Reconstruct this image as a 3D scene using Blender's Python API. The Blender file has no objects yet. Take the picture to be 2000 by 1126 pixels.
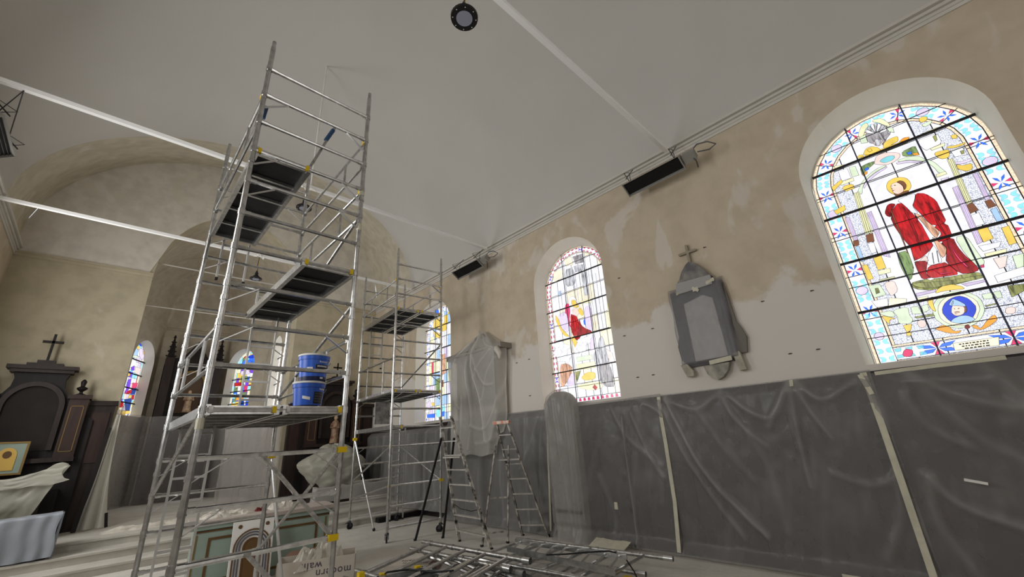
import bpy, bmesh, math, random
from mathutils import Vector, Matrix, noise
sc = bpy.context.scene
col = sc.collection
R = math.radians
random.seed(7)

# ------------------------------------------------------------------ camera
cam = bpy.data.cameras.new('camera'); co = bpy.data.objects.new('camera', cam); col.objects.link(co)
YAW, PIT, ROL, FPX = 0.78377592, 0.35226082, -0.06193903, 794.38
f_ = Vector((math.sin(YAW)*math.cos(PIT), math.cos(YAW)*math.cos(PIT), math.sin(PIT)))
r0 = Vector((math.cos(YAW), -math.sin(YAW), 0)); u0 = r0.cross(f_)
rt = math.cos(ROL)*r0 + math.sin(ROL)*u0; up = rt.cross(f_)
co.matrix_world = Matrix(((rt.x, up.x, -f_.x, 0), (rt.y, up.y, -f_.y, 0), (rt.z, up.z, -f_.z, 2.02), (0, 0, 0, 1)))
cam.sensor_fit = 'HORIZONTAL'; cam.sensor_width = 36; cam.lens = 36*FPX/2000
cam.clip_start = 0.05; cam.clip_end = 200
sc.camera = co

# ------------------------------------------------------------------ light, exposure
w = bpy.data.worlds.new('sky'); sc.world = w; w.use_nodes = True
w.node_tree.nodes['Background'].inputs[0].default_value = (0.86, 0.93, 1.0, 1)
w.node_tree.nodes['Background'].inputs[1].default_value = 1.6
sc.view_settings.view_transform = 'Standard'; sc.view_settings.look = 'None'
sc.view_settings.gamma = 1; sc.view_settings.use_curve_mapping = False
sc.view_settings.exposure = 0.0
def area(name, loc, d, sx, sy, power, colr=(1, 0.985, 0.96)):
    l = bpy.data.lights.new(name, 'AREA'); l.shape = 'RECTANGLE'; l.size = sx; l.size_y = sy
    l.energy = power; l.color = colr
    o = bpy.data.objects.new(name, l); col.objects.link(o); o.location = loc
    o.rotation_euler = Vector(d).to_track_quat('-Z', 'Y').to_euler(); return o
LWIN = (-0.41, 5.79, 11.7)
for y, pw in zip(LWIN, (45, 170, 260)):     # daylight lamps added for the unseen windows of the left wall
    area('daylight_fill', (-2.72, y, 4.7), (1, 0, 0), 2.0, 3.8, pw)
area('daylight_fill', (2.5, -6.9, 6.0), (0, 1, 0), 4.0, 5.0, 110)      # added fill lamp; the back wall has no window
area('daylight_fill', (4.7, 18.7, 5.1), (-1, 0, 0), 1.4, 2.6, 45)      # side windows of the apse
area('daylight_fill', (.06, 18.7, 5.1), (1, 0, 0), 1.4, 2.6, 45)
sc.cycles.max_bounces = 10; sc.cycles.diffuse_bounces = 6; sc.cycles.transparent_max_bounces = 16
sc.cycles.caustics_reflective = False; sc.cycles.caustics_refractive = False
try: sc.cycles.use_denoising = True
except Exception: pass

# ------------------------------------------------------------------ mesh helpers
OFF = {}
class MB:
    def __init__(s): s.v = []; s.f = []; s.mi = []
    def add(s, vs, fs, mi=0):
        b = len(s.v); s.v += [Vector(p) for p in vs]
        for f in fs: s.f.append([b+i for i in f]); s.mi.append(mi)
        return s
    def box(s, a, b, mi=0, fr=None):
        x0, y0, z0 = a; x1, y1, z1 = b
        vs = [(x, y, z) for z in (z0, z1) for y in (y0, y1) for x in (x0, x1)]
        if fr: vs = [fr(p) for p in vs]
        return s.add(vs, [(0, 2, 3, 1), (4, 5, 7, 6), (0, 1, 5, 4), (2, 6, 7, 3), (0, 4, 6, 2), (1, 3, 7, 5)], mi)
    def bar(s, p, q, wx, wy, upv=(0, 0, 1), mi=0):
        p = Vector(p); q = Vector(q); d = (q-p).normalized(); upv = Vector(upv)
        if abs(d.dot(upv)) > .98: upv = Vector((1, 0, 0))
        a = d.cross(upv).normalized()*wx/2; b = a.cross(d).normalized()*wy/2
        vs = [p-a-b, p+a-b, p+a+b, p-a+b, q-a-b, q+a-b, q+a+b, q-a+b]
        return s.add(vs, [(0, 3, 2, 1), (4, 5, 6, 7), (0, 1, 5, 4), (1, 2, 6, 5), (2, 3, 7, 6), (3, 0, 4, 7)], mi)
    def tube(s, pts, r, n=8, cap=True, mi=0):
        pts = [Vector(p) for p in pts]; rings = []; pa = None
        for i, p in enumerate(pts):
            d = (pts[min(i+1, len(pts)-1)]-pts[max(i-1, 0)]).normalized()
            if pa is None:
                a = d.cross(Vector((0, 0, 1)))
                if a.length < .05: a = d.cross(Vector((1, 0, 0)))
            else: a = pa - d*pa.dot(d)
            a.normalize(); pa = a; b = d.cross(a)
            rr = r[i] if isinstance(r, (list, tuple)) else r
            rings.append([p+a*rr*math.cos(2*math.pi*k/n)+b*rr*math.sin(2*math.pi*k/n) for k in range(n)])
        vs = [v for rg in rings for v in rg]; fs = []
        for i in range(len(pts)-1):
            for k in range(n):
                k2 = (k+1) % n; fs.append((i*n+k, i*n+k2, (i+1)*n+k2, (i+1)*n+k))
        if cap: fs.append(tuple(range(n))[::-1]); fs.append(tuple((len(pts)-1)*n+k for k in range(n)))
        return s.add(vs, fs, mi)
    def lathe(s, c, prof, n=20, mi=0, axis=(0, 0, 1)):
        c = Vector(c); ax = Vector(axis).normalized(); a = ax.cross(Vector((1, 0, 0)))
        if a.length < .1: a = ax.cross(Vector((0, 1, 0)))
        a.normalize(); b = ax.cross(a); vs = []; fs = []
        for r, h in prof:
            vs += [c+ax*h+a*r*math.cos(2*math.pi*k/n)+b*r*math.sin(2*math.pi*k/n) for k in range(n)]
        for i in range(len(prof)-1):
            for k in range(n):
                k2 = (k+1) % n; fs.append((i*n+k, i*n+k2, (i+1)*n+k2, (i+1)*n+k))
        fs.append(tuple(range(n))[::-1]); fs.append(tuple((len(prof)-1)*n+k for k in range(n)))
        return s.add(vs, fs, mi)
    def prism(s, poly, fr, d0, d1, mi=0):           # poly in 2D, fr(u, v, d) -> 3D
        n = len(poly); vs = [fr(u, v, d0) for u, v in poly]+[fr(u, v, d1) for u, v in poly]
        fs = [tuple(range(n)), tuple(range(2*n-1, n-1, -1))]+[(i, i+n, (i+1) % n+n, (i+1) % n) for i in range(n)]
        return s.add(vs, fs, mi)
    def grid(s, fn, nu, nv, mi=0, closed=False):
        vs = [fn(i/nu, j/nv) for j in range(nv+1) for i in range(nu+1)]
        fs = [(j*(nu+1)+i, j*(nu+1)+i+1, (j+1)*(nu+1)+i+1, (j+1)*(nu+1)+i) for j in range(nv) for i in range(nu)]
        return s.add(vs, fs, mi)
    def sphere(s, c, r, n=10, m=6, mi=0, sc_=(1, 1, 1)):
        vs = []; fs = []
        for j in range(m+1):
            t = math.pi*j/m
            for k in range(n):
                a = 2*math.pi*k/n
                vs.append((c[0]+r*sc_[0]*math.sin(t)*math.cos(a), c[1]+r*sc_[1]*math.sin(t)*math.sin(a), c[2]+r*sc_[2]*math.cos(t)))
        for j in range(m):
            for k in range(n):
                fs.append((j*n+k, j*n+(k+1) % n, (j+1)*n+(k+1) % n, (j+1)*n+k))
        return s.add(vs, fs, mi)
    def build(s, name, mats, parent=None, smooth=False, weld=True):
        c = sum(s.v, Vector())/max(1, len(s.v))
        me = bpy.data.meshes.new(name)
        me.from_pydata([v-c for v in s.v], [], s.f)
        if not isinstance(mats, (list, tuple)): mats = [mats]
        for m in mats: me.materials.append(m)
        if len(mats) > 1: me.polygons.foreach_set('material_index', s.mi)
        bm = bmesh.new(); bm.from_mesh(me)
        if weld: bmesh.ops.remove_doubles(bm, verts=bm.verts, dist=1e-5)
        bmesh.ops.recalc_face_normals(bm, faces=bm.faces); bm.to_mesh(me); bm.free()
        if smooth:
            me.polygons.foreach_set('use_smooth', [True]*len(me.polygons))
            if smooth != 'all':
                try: me.set_sharp_from_angle(angle=R(40))
                except Exception: pass
        o = bpy.data.objects.new(name, me); col.objects.link(o)
        if parent is not None:
            o.parent = parent; o.location = c-OFF[parent.name]
        else: o.location = c
        OFF[o.name] = c
        return o
def thing(name, label, cat, loc, group=None, rotz=0):
    o = bpy.data.objects.new(name, None); col.objects.link(o); o.location = loc; o.rotation_euler = (0, 0, rotz)
    o.empty_display_size = .1
    o['label'] = label; o['category'] = cat
    if group: o['group'] = group
    OFF[o.name] = Vector((0, 0, 0)) if rotz or True else None
    return o
# thing() parts are given in the thing's LOCAL frame
def tag(o, label, cat, group=None):
    o['label'] = label; o['category'] = cat
    if group: o['group'] = group
    return o
def struct(o, kind='structure'):
    o['kind'] = kind; return o
def smooth01(t): t = max(0, min(1, t)); return t*t*(3-2*t)
def fbm(p, o=3):
    p = Vector(p); s = 0; a = 1
    for i in range(o): s += a*noise.noise(p); p = p*2.03; a *= .5
    return s

# ------------------------------------------------------------------ materials
def srgb(r, g, b):
    def f(c):
        c /= 255; return c/12.92 if c <= .04045 else ((c+.055)/1.055)**2.4
    return (f(r), f(g), f(b), 1)
def mat(name, c, rough=.6, metal=0, spec=.3, bump=0, bscale=30, var=0, vscale=3, c2=None, stretch=(1, 1, 1)):
    m = bpy.data.materials.new(name); m.use_nodes = True; nt = m.node_tree; b = nt.nodes['Principled BSDF']
    b.inputs['Base Color'].default_value = c; b.inputs['Roughness'].default_value = rough
    b.inputs['Metallic'].default_value = metal; b.inputs['Specular IOR Level'].default_value = spec
    if var or c2 or bump:
        g = nt.nodes.new('ShaderNodeNewGeometry'); mp = nt.nodes.new('ShaderNodeMapping'); mp.inputs['Scale'].default_value = stretch
        nt.links.new(g.outputs['Position'], mp.inputs[0])
    if var or c2:
        n = nt.nodes.new('ShaderNodeTexNoise'); n.inputs['Scale'].default_value = vscale; n.inputs['Detail'].default_value = 6
        nt.links.new(mp.outputs[0], n.inputs['Vector'])
        rp = nt.nodes.new('ShaderNodeValToRGB'); rp.color_ramp.elements[0].position = .35; rp.color_ramp.elements[1].position = .65
        cc = c2 or tuple(max(0, x*(1-var)) for x in c[:3])+(1,)
        rp.color_ramp.elements[0].color = cc; rp.color_ramp.elements[1].color = c
        nt.links.new(n.outputs['Fac'], rp.inputs[0]); nt.links.new(rp.outputs[0], b.inputs['Base Color'])
    if bump:
        n2 = nt.nodes.new('ShaderNodeTexNoise'); n2.inputs['Scale'].default_value = bscale; n2.inputs['Detail'].default_value = 4
        nt.links.new(mp.outputs[0], n2.inputs['Vector'])
        bp = nt.nodes.new('ShaderNodeBump'); bp.inputs['Strength'].default_value = bump; bp.inputs['Distance'].default_value = .02
        nt.links.new(n2.outputs['Fac'], bp.inputs['Height']); nt.links.new(bp.outputs[0], b.inputs['Normal'])
    return m
def plaster(name, ca, cb, zline, zamp, patch=.58, cc=None):
    """old beige plaster (ca) with filler patches (cb): solid below an uneven line, blotches above"""
    m = bpy.data.materials.new(name); m.use_nodes = True; nt = m.node_tree; b = nt.nodes['Principled BSDF']; L = nt.links.new
    N = lambda t: nt.nodes.new(t)
    b.inputs['Roughness'].default_value = .85; b.inputs['Specular IOR Level'].default_value = .15
    g = N('ShaderNodeNewGeometry'); sx = N('ShaderNodeSeparateXYZ'); L(g.outputs['Position'], sx.inputs[0])
    n1 = N('ShaderNodeTexNoise'); n1.inputs['Scale'].default_value = .9; n1.inputs['Detail'].default_value = 7; n1.inputs['Roughness'].default_value = .6
    L(g.outputs['Position'], n1.inputs['Vector'])
    a = N('ShaderNodeMath'); a.operation = 'MULTIPLY_ADD'; a.inputs[1].default_value = zamp; L(n1.outputs['Fac'], a.inputs[0]); L(sx.outputs['Z'], a.inputs[2])
    r1 = N('ShaderNodeMapRange'); r1.inputs['From Min'].default_value = zline+zamp*.5-.03; r1.inputs['From Max'].default_value = zline+zamp*.5+.12
    r1.inputs['To Min'].default_value = 1; r1.inputs['To Max'].default_value = 0; L(a.outputs[0], r1.inputs['Value'])
    n2 = N('ShaderNodeTexNoise'); n2.inputs['Scale'].default_value = 1.25; n2.inputs['Detail'].default_value = 5; n2.inputs['Distortion'].default_value = .6
    mp = N('ShaderNodeMapping'); mp.inputs['Location'].default_value = (3.1, 1.7, 5.2); mp.inputs['Scale'].default_value = (1, 1.2, .75)
    L(g.outputs['Position'], mp.inputs[0]); L(mp.outputs[0], n2.inputs['Vector'])
    r2 = N('ShaderNodeMapRange'); r2.inputs['From Min'].default_value = patch; r2.inputs['From Max'].default_value = patch+.07; r2.inputs['To Max'].default_value = .6; L(n2.outputs['Fac'], r2.inputs['Value'])
    mx = N('ShaderNodeMath'); mx.operation = 'MAXIMUM'; L(r1.outputs[0], mx.inputs[0]); L(r2.outputs[0], mx.inputs[1])
    n3 = N('ShaderNodeTexNoise'); n3.inputs['Scale'].default_value = 3.2; n3.inputs['Detail'].default_value = 8; L(g.outputs['Position'], n3.inputs['Vector'])
    m3 = N('ShaderNodeMix'); m3.data_type = 'RGBA'; m3.inputs['A'].default_value = ca; m3.inputs['B'].default_value = cc or tuple(x*.85 for x in ca[:3])+(1,)
    r3 = N('ShaderNodeMapRange'); r3.inputs['From Min'].default_value = .4; r3.inputs['From Max'].default_value = .65; L(n3.outputs['Fac'], r3.inputs['Value']); L(r3.outputs[0], m3.inputs['Factor'])
    m4 = N('ShaderNodeMix'); m4.data_type = 'RGBA'; m4.inputs['B'].default_value = cb; L(m3.outputs['Result'], m4.inputs['A']); L(mx.outputs[0], m4.inputs['Factor'])
    L(m4.outputs['Result'], b.inputs['Base Color'])
    bp = N('ShaderNodeBump'); bp.inputs['Strength'].default_value = .25; bp.inputs['Distance'].default_value = .01; L(n3.outputs['Fac'], bp.inputs['Height']); L(bp.outputs[0], b.inputs['Normal'])
    return m
def plastic(name, c, alpha, rough=.35, spec=.5):
    m = bpy.data.materials.new(name); m.use_nodes = True; nt = m.node_tree; b = nt.nodes['Principled BSDF']; out = nt.nodes['Material Output']
    b.inputs['Base Color'].default_value = c; b.inputs['Roughness'].default_value = rough; b.inputs['Specular IOR Level'].default_value = spec
    t = nt.nodes.new('ShaderNodeBsdfTransparent'); t.inputs[0].default_value = (.93, .93, .93, 1)
    tl = nt.nodes.new('ShaderNodeBsdfTranslucent'); tl.inputs[0].default_value = c
    g = nt.nodes.new('ShaderNodeNewGeometry')
    n = nt.nodes.new('ShaderNodeTexNoise'); n.inputs['Scale'].default_value = 6; n.inputs['Detail'].default_value = 5; n.inputs['Distortion'].default_value = 1.5
    nt.links.new(g.outputs['Position'], n.inputs['Vector'])
    bp = nt.nodes.new('ShaderNodeBump'); bp.inputs['Strength'].default_value = .25; bp.inputs['Distance'].default_value = .02
    nt.links.new(n.outputs['Fac'], bp.inputs['Height']); nt.links.new(bp.outputs[0], b.inputs['Normal'])
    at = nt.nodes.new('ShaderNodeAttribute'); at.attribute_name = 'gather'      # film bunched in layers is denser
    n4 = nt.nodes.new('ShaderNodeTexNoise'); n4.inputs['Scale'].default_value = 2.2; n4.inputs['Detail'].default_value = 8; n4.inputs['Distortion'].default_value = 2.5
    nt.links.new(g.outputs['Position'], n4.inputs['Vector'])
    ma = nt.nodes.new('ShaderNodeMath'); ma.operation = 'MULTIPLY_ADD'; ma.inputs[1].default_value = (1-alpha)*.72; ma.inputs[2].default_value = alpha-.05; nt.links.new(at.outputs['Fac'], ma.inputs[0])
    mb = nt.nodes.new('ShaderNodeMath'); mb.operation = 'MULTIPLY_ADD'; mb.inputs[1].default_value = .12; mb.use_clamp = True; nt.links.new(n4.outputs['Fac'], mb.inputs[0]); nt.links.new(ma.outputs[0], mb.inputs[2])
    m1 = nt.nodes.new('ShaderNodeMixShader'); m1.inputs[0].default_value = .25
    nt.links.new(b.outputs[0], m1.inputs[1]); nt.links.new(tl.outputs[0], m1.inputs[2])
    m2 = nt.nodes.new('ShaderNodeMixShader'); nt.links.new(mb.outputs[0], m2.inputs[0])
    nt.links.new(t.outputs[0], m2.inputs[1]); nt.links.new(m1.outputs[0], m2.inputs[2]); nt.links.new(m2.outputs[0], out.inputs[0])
    return m
M_ALU = mat('aluminium', (.68, .68, .67, 1), .27, .95, .5, var=.3, vscale=14)
M_ALUD = mat('aluminium_dusty', (.5, .49, .47, 1), .36, .85, .5, var=.45, vscale=18)
M_ALUL = mat('aluminium_bright', (.6, .6, .59, 1), .32, .8, .5)
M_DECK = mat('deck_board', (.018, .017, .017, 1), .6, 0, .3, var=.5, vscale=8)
M_DECKT = mat('deck_top', (.16, .14, .12, 1), .7, var=.4, vscale=10)
M_YEL = mat('yellow_plastic', srgb(225, 190, 20), .45)
M_BLK = mat('black_plastic', (.012, .012, .012, 1), .45)
M_BLUEP = mat('blue_grip', srgb(45, 75, 110), .5)
M_TAPE = mat('masking_tape', srgb(205, 200, 180), .7, var=.12, vscale=9)
M_WHITEP = mat('white_paint', srgb(232, 230, 224), .6, var=.05)
M_BEAM = mat('beam_paint', (.93, .93, .92, 1), .5)
M_CEIL = mat('ceiling_paint', srgb(197, 194, 189), .85, spec=.1, var=.04, vscale=.6)
M_CORN = mat('cornice_paint', srgb(206, 202, 194), .7, var=.06, vscale=2)
M_BAND = plaster('old_vault_plaster', srgb(202, 194, 176), srgb(214, 208, 196), 3, 1, .60)
M_TYMP = plaster('tympanum_plaster', srgb(216, 211, 200), srgb(206, 199, 184), 7.0, 1.5, .62)
M_WALL = plaster('right_wall_plaster', srgb(201, 187, 166), srgb(214, 208, 200), 4.15, 2.2, .57, srgb(191, 177, 156))
M_WFRONT = plaster('front_wall_plaster', srgb(190, 180, 156), srgb(202, 194, 176), 2.0, 1.0, .66)
M_APSE = plaster('apse_plaster', srgb(184, 174, 156), srgb(200, 192, 178), 3.0, 1.0, .62)
M_REV = mat('reveal_plaster', srgb(238, 233, 220), .8, spec=.15, var=.06, vscale=2)
M_WOOD = mat('dark_wood', srgb(44, 30, 26), .5, 0, .35, var=.45, vscale=4, stretch=(3, 3, .4))
M_WOOD2 = mat('dark_wood_panel', srgb(56, 36, 30), .5, 0, .35, var=.4, vscale=4, stretch=(3, 3, .4))
M_WOODB = mat('black_wood', srgb(26, 20, 19), .55, 0, .3, var=.4, vscale=5, stretch=(3, 3, .4))
M_GOLD = mat('dull_gold', srgb(128, 104, 58), .45, .3)
M_WAINS = mat('wainscot', srgb(44, 38, 36), .5, 0, .3, var=.3, vscale=3, stretch=(3, 3, .4))
M_FLEECE = mat('floor_fleece', srgb(210, 206, 198), .95, spec=.05, bump=.5, bscale=9, var=.12, vscale=1.6)
M_STONE = mat('floor_stone', srgb(188, 183, 173), .8, spec=.2, var=.15, vscale=1.3)
M_STEP = mat('step_cover', srgb(198, 194, 185), .9, spec=.08, bump=.5, bscale=7, var=.15, vscale=2.2)
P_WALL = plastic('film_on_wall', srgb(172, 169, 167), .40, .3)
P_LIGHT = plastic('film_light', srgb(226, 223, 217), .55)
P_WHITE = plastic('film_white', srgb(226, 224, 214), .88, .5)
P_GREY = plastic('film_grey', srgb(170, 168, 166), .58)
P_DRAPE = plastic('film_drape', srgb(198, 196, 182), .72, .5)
M_BLUE = mat('bucket_blue', srgb(36, 92, 200), .35, 0, .5)
M_BLUED = mat('bucket_navy', srgb(14, 22, 60), .4)
M_LABEL = mat('label_black', (.02, .02, .025, 1), .4)
M_LABG = mat('label_green', srgb(120, 160, 140), .5)
M_CARD = mat('white_card', srgb(206, 196, 184), .8, var=.06)
M_CARDIN = mat('brown_card', srgb(130, 100, 84), .85)
M_INK = mat('grey_ink', srgb(92, 88, 96), .8)
M_RUBBISH = mat('crumpled_film', srgb(214, 208, 196), .6, spec=.3, var=.15, vscale=8)
M_GREENP = mat('pale_green_paint', srgb(150, 166, 154), .6, var=.12, vscale=3)
M_BROWN = mat('brown_paint', srgb(98, 70, 36), .5)
M_STEEL = mat('dark_steel', (.09, .09, .095, 1), .4, .7)
M_ORANGE = mat('orange_plastic', srgb(214, 104, 58), .5, c2=srgb(225, 215, 200), vscale=20)
M_LADB = mat('black_ladder_paint', (.018, .018, .018, 1), .45, c2=srgb(205, 200, 190), vscale=9)
M_LADB2 = mat('black_ladder_leg', (.015, .015, .015, 1), .45)
M_LADW = mat('white_splashed_ladder', srgb(196, 190, 180), .6, c2=srgb(70, 66, 62), vscale=8)
M_LADS = mat('ladder_step', srgb(190, 186, 178), .55, .2, var=.3, vscale=15)
M_RUST = mat('rust', srgb(74, 46, 36), .7, .2, var=.5, vscale=20)
M_LENS = mat('lamp_lens', srgb(150, 152, 168), .3)
M_GREYM = mat('grey_casing', srgb(150, 148, 142), .5, .2)
M_STATUE = mat('painted_statue', srgb(170, 150, 120), .6, c2=srgb(110, 60, 50), vscale=6)
M_IRON = mat('window_iron', (.02, .018, .018, 1), .6)
M_PEG = mat('old_iron', (.1, .09, .08, 1), .7)
M_IRONB = mat('upright_iron_glare', (.05, .055, .1, 1), .5)  # bluish tint paints the window's glare into the iron
M_LEAD = mat('lead_came', (.03, .028, .03, 1), .6, .2)
M_RED = mat('red_rag', srgb(110, 40, 36), .8)
M_WRITE = mat('white_print', srgb(230, 230, 235), .5)
M_BLUEPNT = mat('blue_reveal_paint', srgb(48, 76, 150), .6, var=.1)

# glass (panes emit their colour in place of light from outside)
PAL = dict(white=(1.08, 1.08, 1.15), cream=(1.1, 1.02, .8), skin=(1.15, .85, .7), cyan=(.4, 1.02, 1.25), pblue=(.5, .75, 1.1), blue=(.05, .22, 1.1), dblue=(.01, .06, .75),
           navy=(.01, .06, .35), red=(.72, .014, .022), dred=(.45, .008, .016), rose=(.9, .06, .2), pink=(1.1, .86, .8), gold=(1.05, .74, .14), orange=(1.1, .45, .05),
           pyel=(1.1, 1.08, .68), olive=(.4, .42, .14), dgreen=(.28, .42, .16), pgreen=(.86, 1.0, .74), lilac=(.92, .8, 1.05), violet=(.25, .08, .9), brown=(.26, .1, .05),
           tan=(1.0, .55, .36), grey=(.5, .47, .5), lgrey=(.75, .76, .82), teal=(.3, .8, .9), violet2=(.55, .4, .7))
GM = {}
def glass(c):
    if c in GM: return GM[c]
    m = bpy.data.materials.new('glass_'+c); m.use_nodes = True; nt = m.node_tree; b = nt.nodes['Principled BSDF']; L = nt.links.new
    b.inputs['Roughness'].default_value = .25; b.inputs['Base Color'].default_value = (.02, .02, .02, 1); b.inputs['Emission Strength'].default_value = 1
    g = nt.nodes.new('ShaderNodeNewGeometry')
    if c in ('diaper', 'pearl'):
        v = nt.nodes.new('ShaderNodeTexVoronoi'); v.feature = 'DISTANCE_TO_EDGE' if c == 'diaper' else 'F1'; v.inputs['Scale'].default_value = 42 if c == 'diaper' else 55
        L(g.outputs['Position'], v.inputs['Vector'])
        rp = nt.nodes.new('ShaderNodeValToRGB'); e = rp.color_ramp.elements
        if c == 'diaper':
            e[0].position = .02; e[0].color = (.36, .4, .52, 1); e[1].position = .13; e[1].color = (1.08, 1.1, 1.2, 1)
        else:
            e[0].position = .3; e[0].color = (1.1, 1.0, .75, 1); e[1].position = .8; e[1].color = (.9, .62, .42, 1)
        L(v.outputs['Distance'], rp.inputs[0]); L(rp.outputs[0], b.inputs['Emission Color'])
    else:
        p = PAL[c]; mp = nt.nodes.new('ShaderNodeMapping')
        robe = c in ('red', 'dred', 'olive', 'dgreen', 'lgrey', 'grey', 'tan')
        mp.inputs['Scale'].default_value = (13, 13, 2.6) if robe else (5, 5, 5)
        n = nt.nodes.new('ShaderNodeTexNoise'); n.inputs['Scale'].default_value = 1.6; n.inputs['Detail'].default_value = 4
        if robe: n.inputs['Distortion'].default_value = .8
        L(g.outputs['Position'], mp.inputs[0]); L(mp.outputs[0], n.inputs['Vector'])
        rp = nt.nodes.new('ShaderNodeValToRGB'); e = rp.color_ramp.elements; k = .25 if robe else .84
        e[0].position = .32; e[0].color = tuple(x*k for x in p)+(1,); e[1].position = .6; e[1].color = p+(1,)
        L(n.outputs['Fac'], rp.inputs[0]); L(rp.outputs[0], b.inputs['Emission Color'])
    GM[c] = m; return m

# ------------------------------------------------------------------ room
XR, XL, YB, YF, ZC = 7.65, -2.6, -7.0, 16.1, 7.46
CX = 2.5
def arch_v(u, hw, spring, top):        # height of an arched opening at distance u from its axis
    if abs(u) >= hw: return spring
    return spring+(top-spring)*math.sqrt(max(0, 1-(u/hw)**2))
def holed_wall(name, s0, s1, z0, z1, holes, fr, m, mrev, depth, ztop=None):
    """wall in (s, z); fr(s, z, d) -> 3D, d outwards; holes = (centre, half width, sill, spring, top)"""
    b = MB(); ks = {s0, s1}
    for c, hw, si, sp, tp, *_ in holes:
        for i in range(29): ks.add(round(c-hw*math.cos(math.pi*i/28), 5))
    if ztop:
        for i in range(41): ks.add(s0+(s1-s0)*i/40)
    ks = sorted(ks)
    zt = ztop or (lambda s: z1)
    for a, d in zip(ks, ks[1:]):
        if d-a < 1e-6: continue
        mid = (a+d)/2; h = next((h for h in holes if abs(mid-h[0]) < h[1]), None)
        def q(za, zb, zc, zd, mi=0): b.add([fr(a, za, 0), fr(d, zb, 0), fr(d, zc, 0), fr(a, zd, 0)], [(0, 1, 2, 3)], mi)
        if h is None: q(z0, z0, zt(d), zt(a))
        else:
            c, hw, si, sp, tp = h[:5]; va, vd = arch_v(a-c, hw, sp, tp), arch_v(d-c, hw, sp, tp)
            if si > z0+1e-3:
                q(z0, z0, si, si); k = (h[5][0] if len(h) > 5 else hw)/hw; A, D = c+(a-c)*k, c+(d-c)*k; b.add([fr(a, si, 0), fr(d, si, 0), fr(D, si+.01, depth), fr(A, si+.01, depth)], [(0, 1, 2, 3)], 1)
            q(va, vd, zt(d), zt(a))
            hi = h[5] if len(h) > 5 else (hw, sp, tp); k = hi[0]/hw; A, D = c+(a-c)*k, c+(d-c)*k
            b.add([fr(a, va, 0), fr(d, vd, 0), fr(D, arch_v(D-c, *hi), depth), fr(A, arch_v(A-c, *hi), depth)], [(0, 1, 2, 3)], 1)
    for c, hw, si, sp, tp, *hi in holes:
        hi = hi[0] if hi else (hw, sp, tp)
        for s in (c-hw, c+hw):
            S_ = c+(s-c)*hi[0]/hw; b.add([fr(s, si, 0), fr(s, sp, 0), fr(S_, hi[1], depth), fr(S_, si, depth)], [(0, 1, 2, 3)], 1)
    o = struct(b.build(name, [m, mrev])); return o
WIN = [(-.415, 1.1, 2.7, 5.72, 6.83, (1.025, 5.58, 6.61)), (5.765, 1.085, 2.7, 5.7, 6.76, (1.025, 5.58, 6.61)), (11.7, 1.06, 2.7, 5.7, 6.75, (1.0, 5.58, 6.64))]
holed_wall('wall_right', YB, YF+.05, 0, 9.0, WIN, lambda s, z, d: (XR+d, s, z), M_WALL, M_REV, .42)
holed_wall('wall_left', YB, YF+.05, 0, 9.0, WIN, lambda s, z, d: (XL-d, s, z), M_WALL, M_REV, .42)
b = MB(); b.add([(XL, YB, 0), (XR, YB, 0), (XR, YB, 12), (XL, YB, 12)], [(0, 1, 2, 3)]); struct(b.build('wall_back', M_WALL))
b = MB(); b.box((XL-.6, YB-.6, -.2), (XR+.6, 24, 0)); struct(b.build('floor', M_STONE))
# vault
def nave_arc(t, rise=3.45, hw=5.03): return (CX-hw*math.cos(math.pi*t), 7.6+rise*math.sin(math.pi*t))
def vault(u, v):
    x, z = nave_arc(u); return (x, YB+(13.0-YB)*v, z)
b = MB(); b.grid(vault, 48, 12)
for sx in (1, -1):
    xa = CX+5.03*sx; xb = XR if sx > 0 else XL
    b.add([(xa, YB, 7.6), (xb, YB, 7.6), (xb, 13, 7.6), (xa, 13, 7.6)], [(0, 1, 2, 3)])
struct(b.build('ceiling', M_CEIL, smooth='all'))
HB = (0.0, .05, .12, .2, .3, .4, .5)
def inner_arc(t):
    a = math.pi*t; return (CX-5.17*math.cos(a), 7.46+4.62*math.sin(a)**.9)
def band(u, v):
    x0, z0 = nave_arc(u); x1, z1 = inner_arc(u); return (x0+(x1-x0)*v, 13+(YF-13)*v, z0+(z1-z0)*v)
b = MB(); b.grid(band, 48, 6); struct(b.build('ceiling_chancel', M_BAND, smooth='all'))
# front wall with the chancel arch
def ztop(s):
    t = math.acos(max(-1, min(1, (CX-s)/5.17)))/math.pi; return inner_arc(t)[1]
holed_wall('wall_front', XL, XR, 0, 0, [(2.39, 2.14, 0, 7.47, 10.12)], lambda s, z, d: (s, YF+d, z), M_WFRONT, M_WFRONT, .6, ztop=ztop)
# smooth upper part of the front wall (lighter plaster), a thin skin above the cornice
b = MB(); n = 60
for i in range(n):
    a, d = XL+(XR-XL)*i/n, XL+(XR-XL)*(i+1)/n
    for lo, hi in ((a, d),):
        la = arch_v(lo-2.39, 2.14, 7.47, 10.12)+.0; ld = arch_v(hi-2.39, 2.14, 7.47, 10.12)
        b.add([(lo, YF-.02, la), (hi, YF-.02, ld), (hi, YF-.02, ztop(hi)), (lo, YF-.02, ztop(lo))], [(0, 1, 2, 3)])
struct(b.build('wall_front_upper', M_TYMP))
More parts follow.
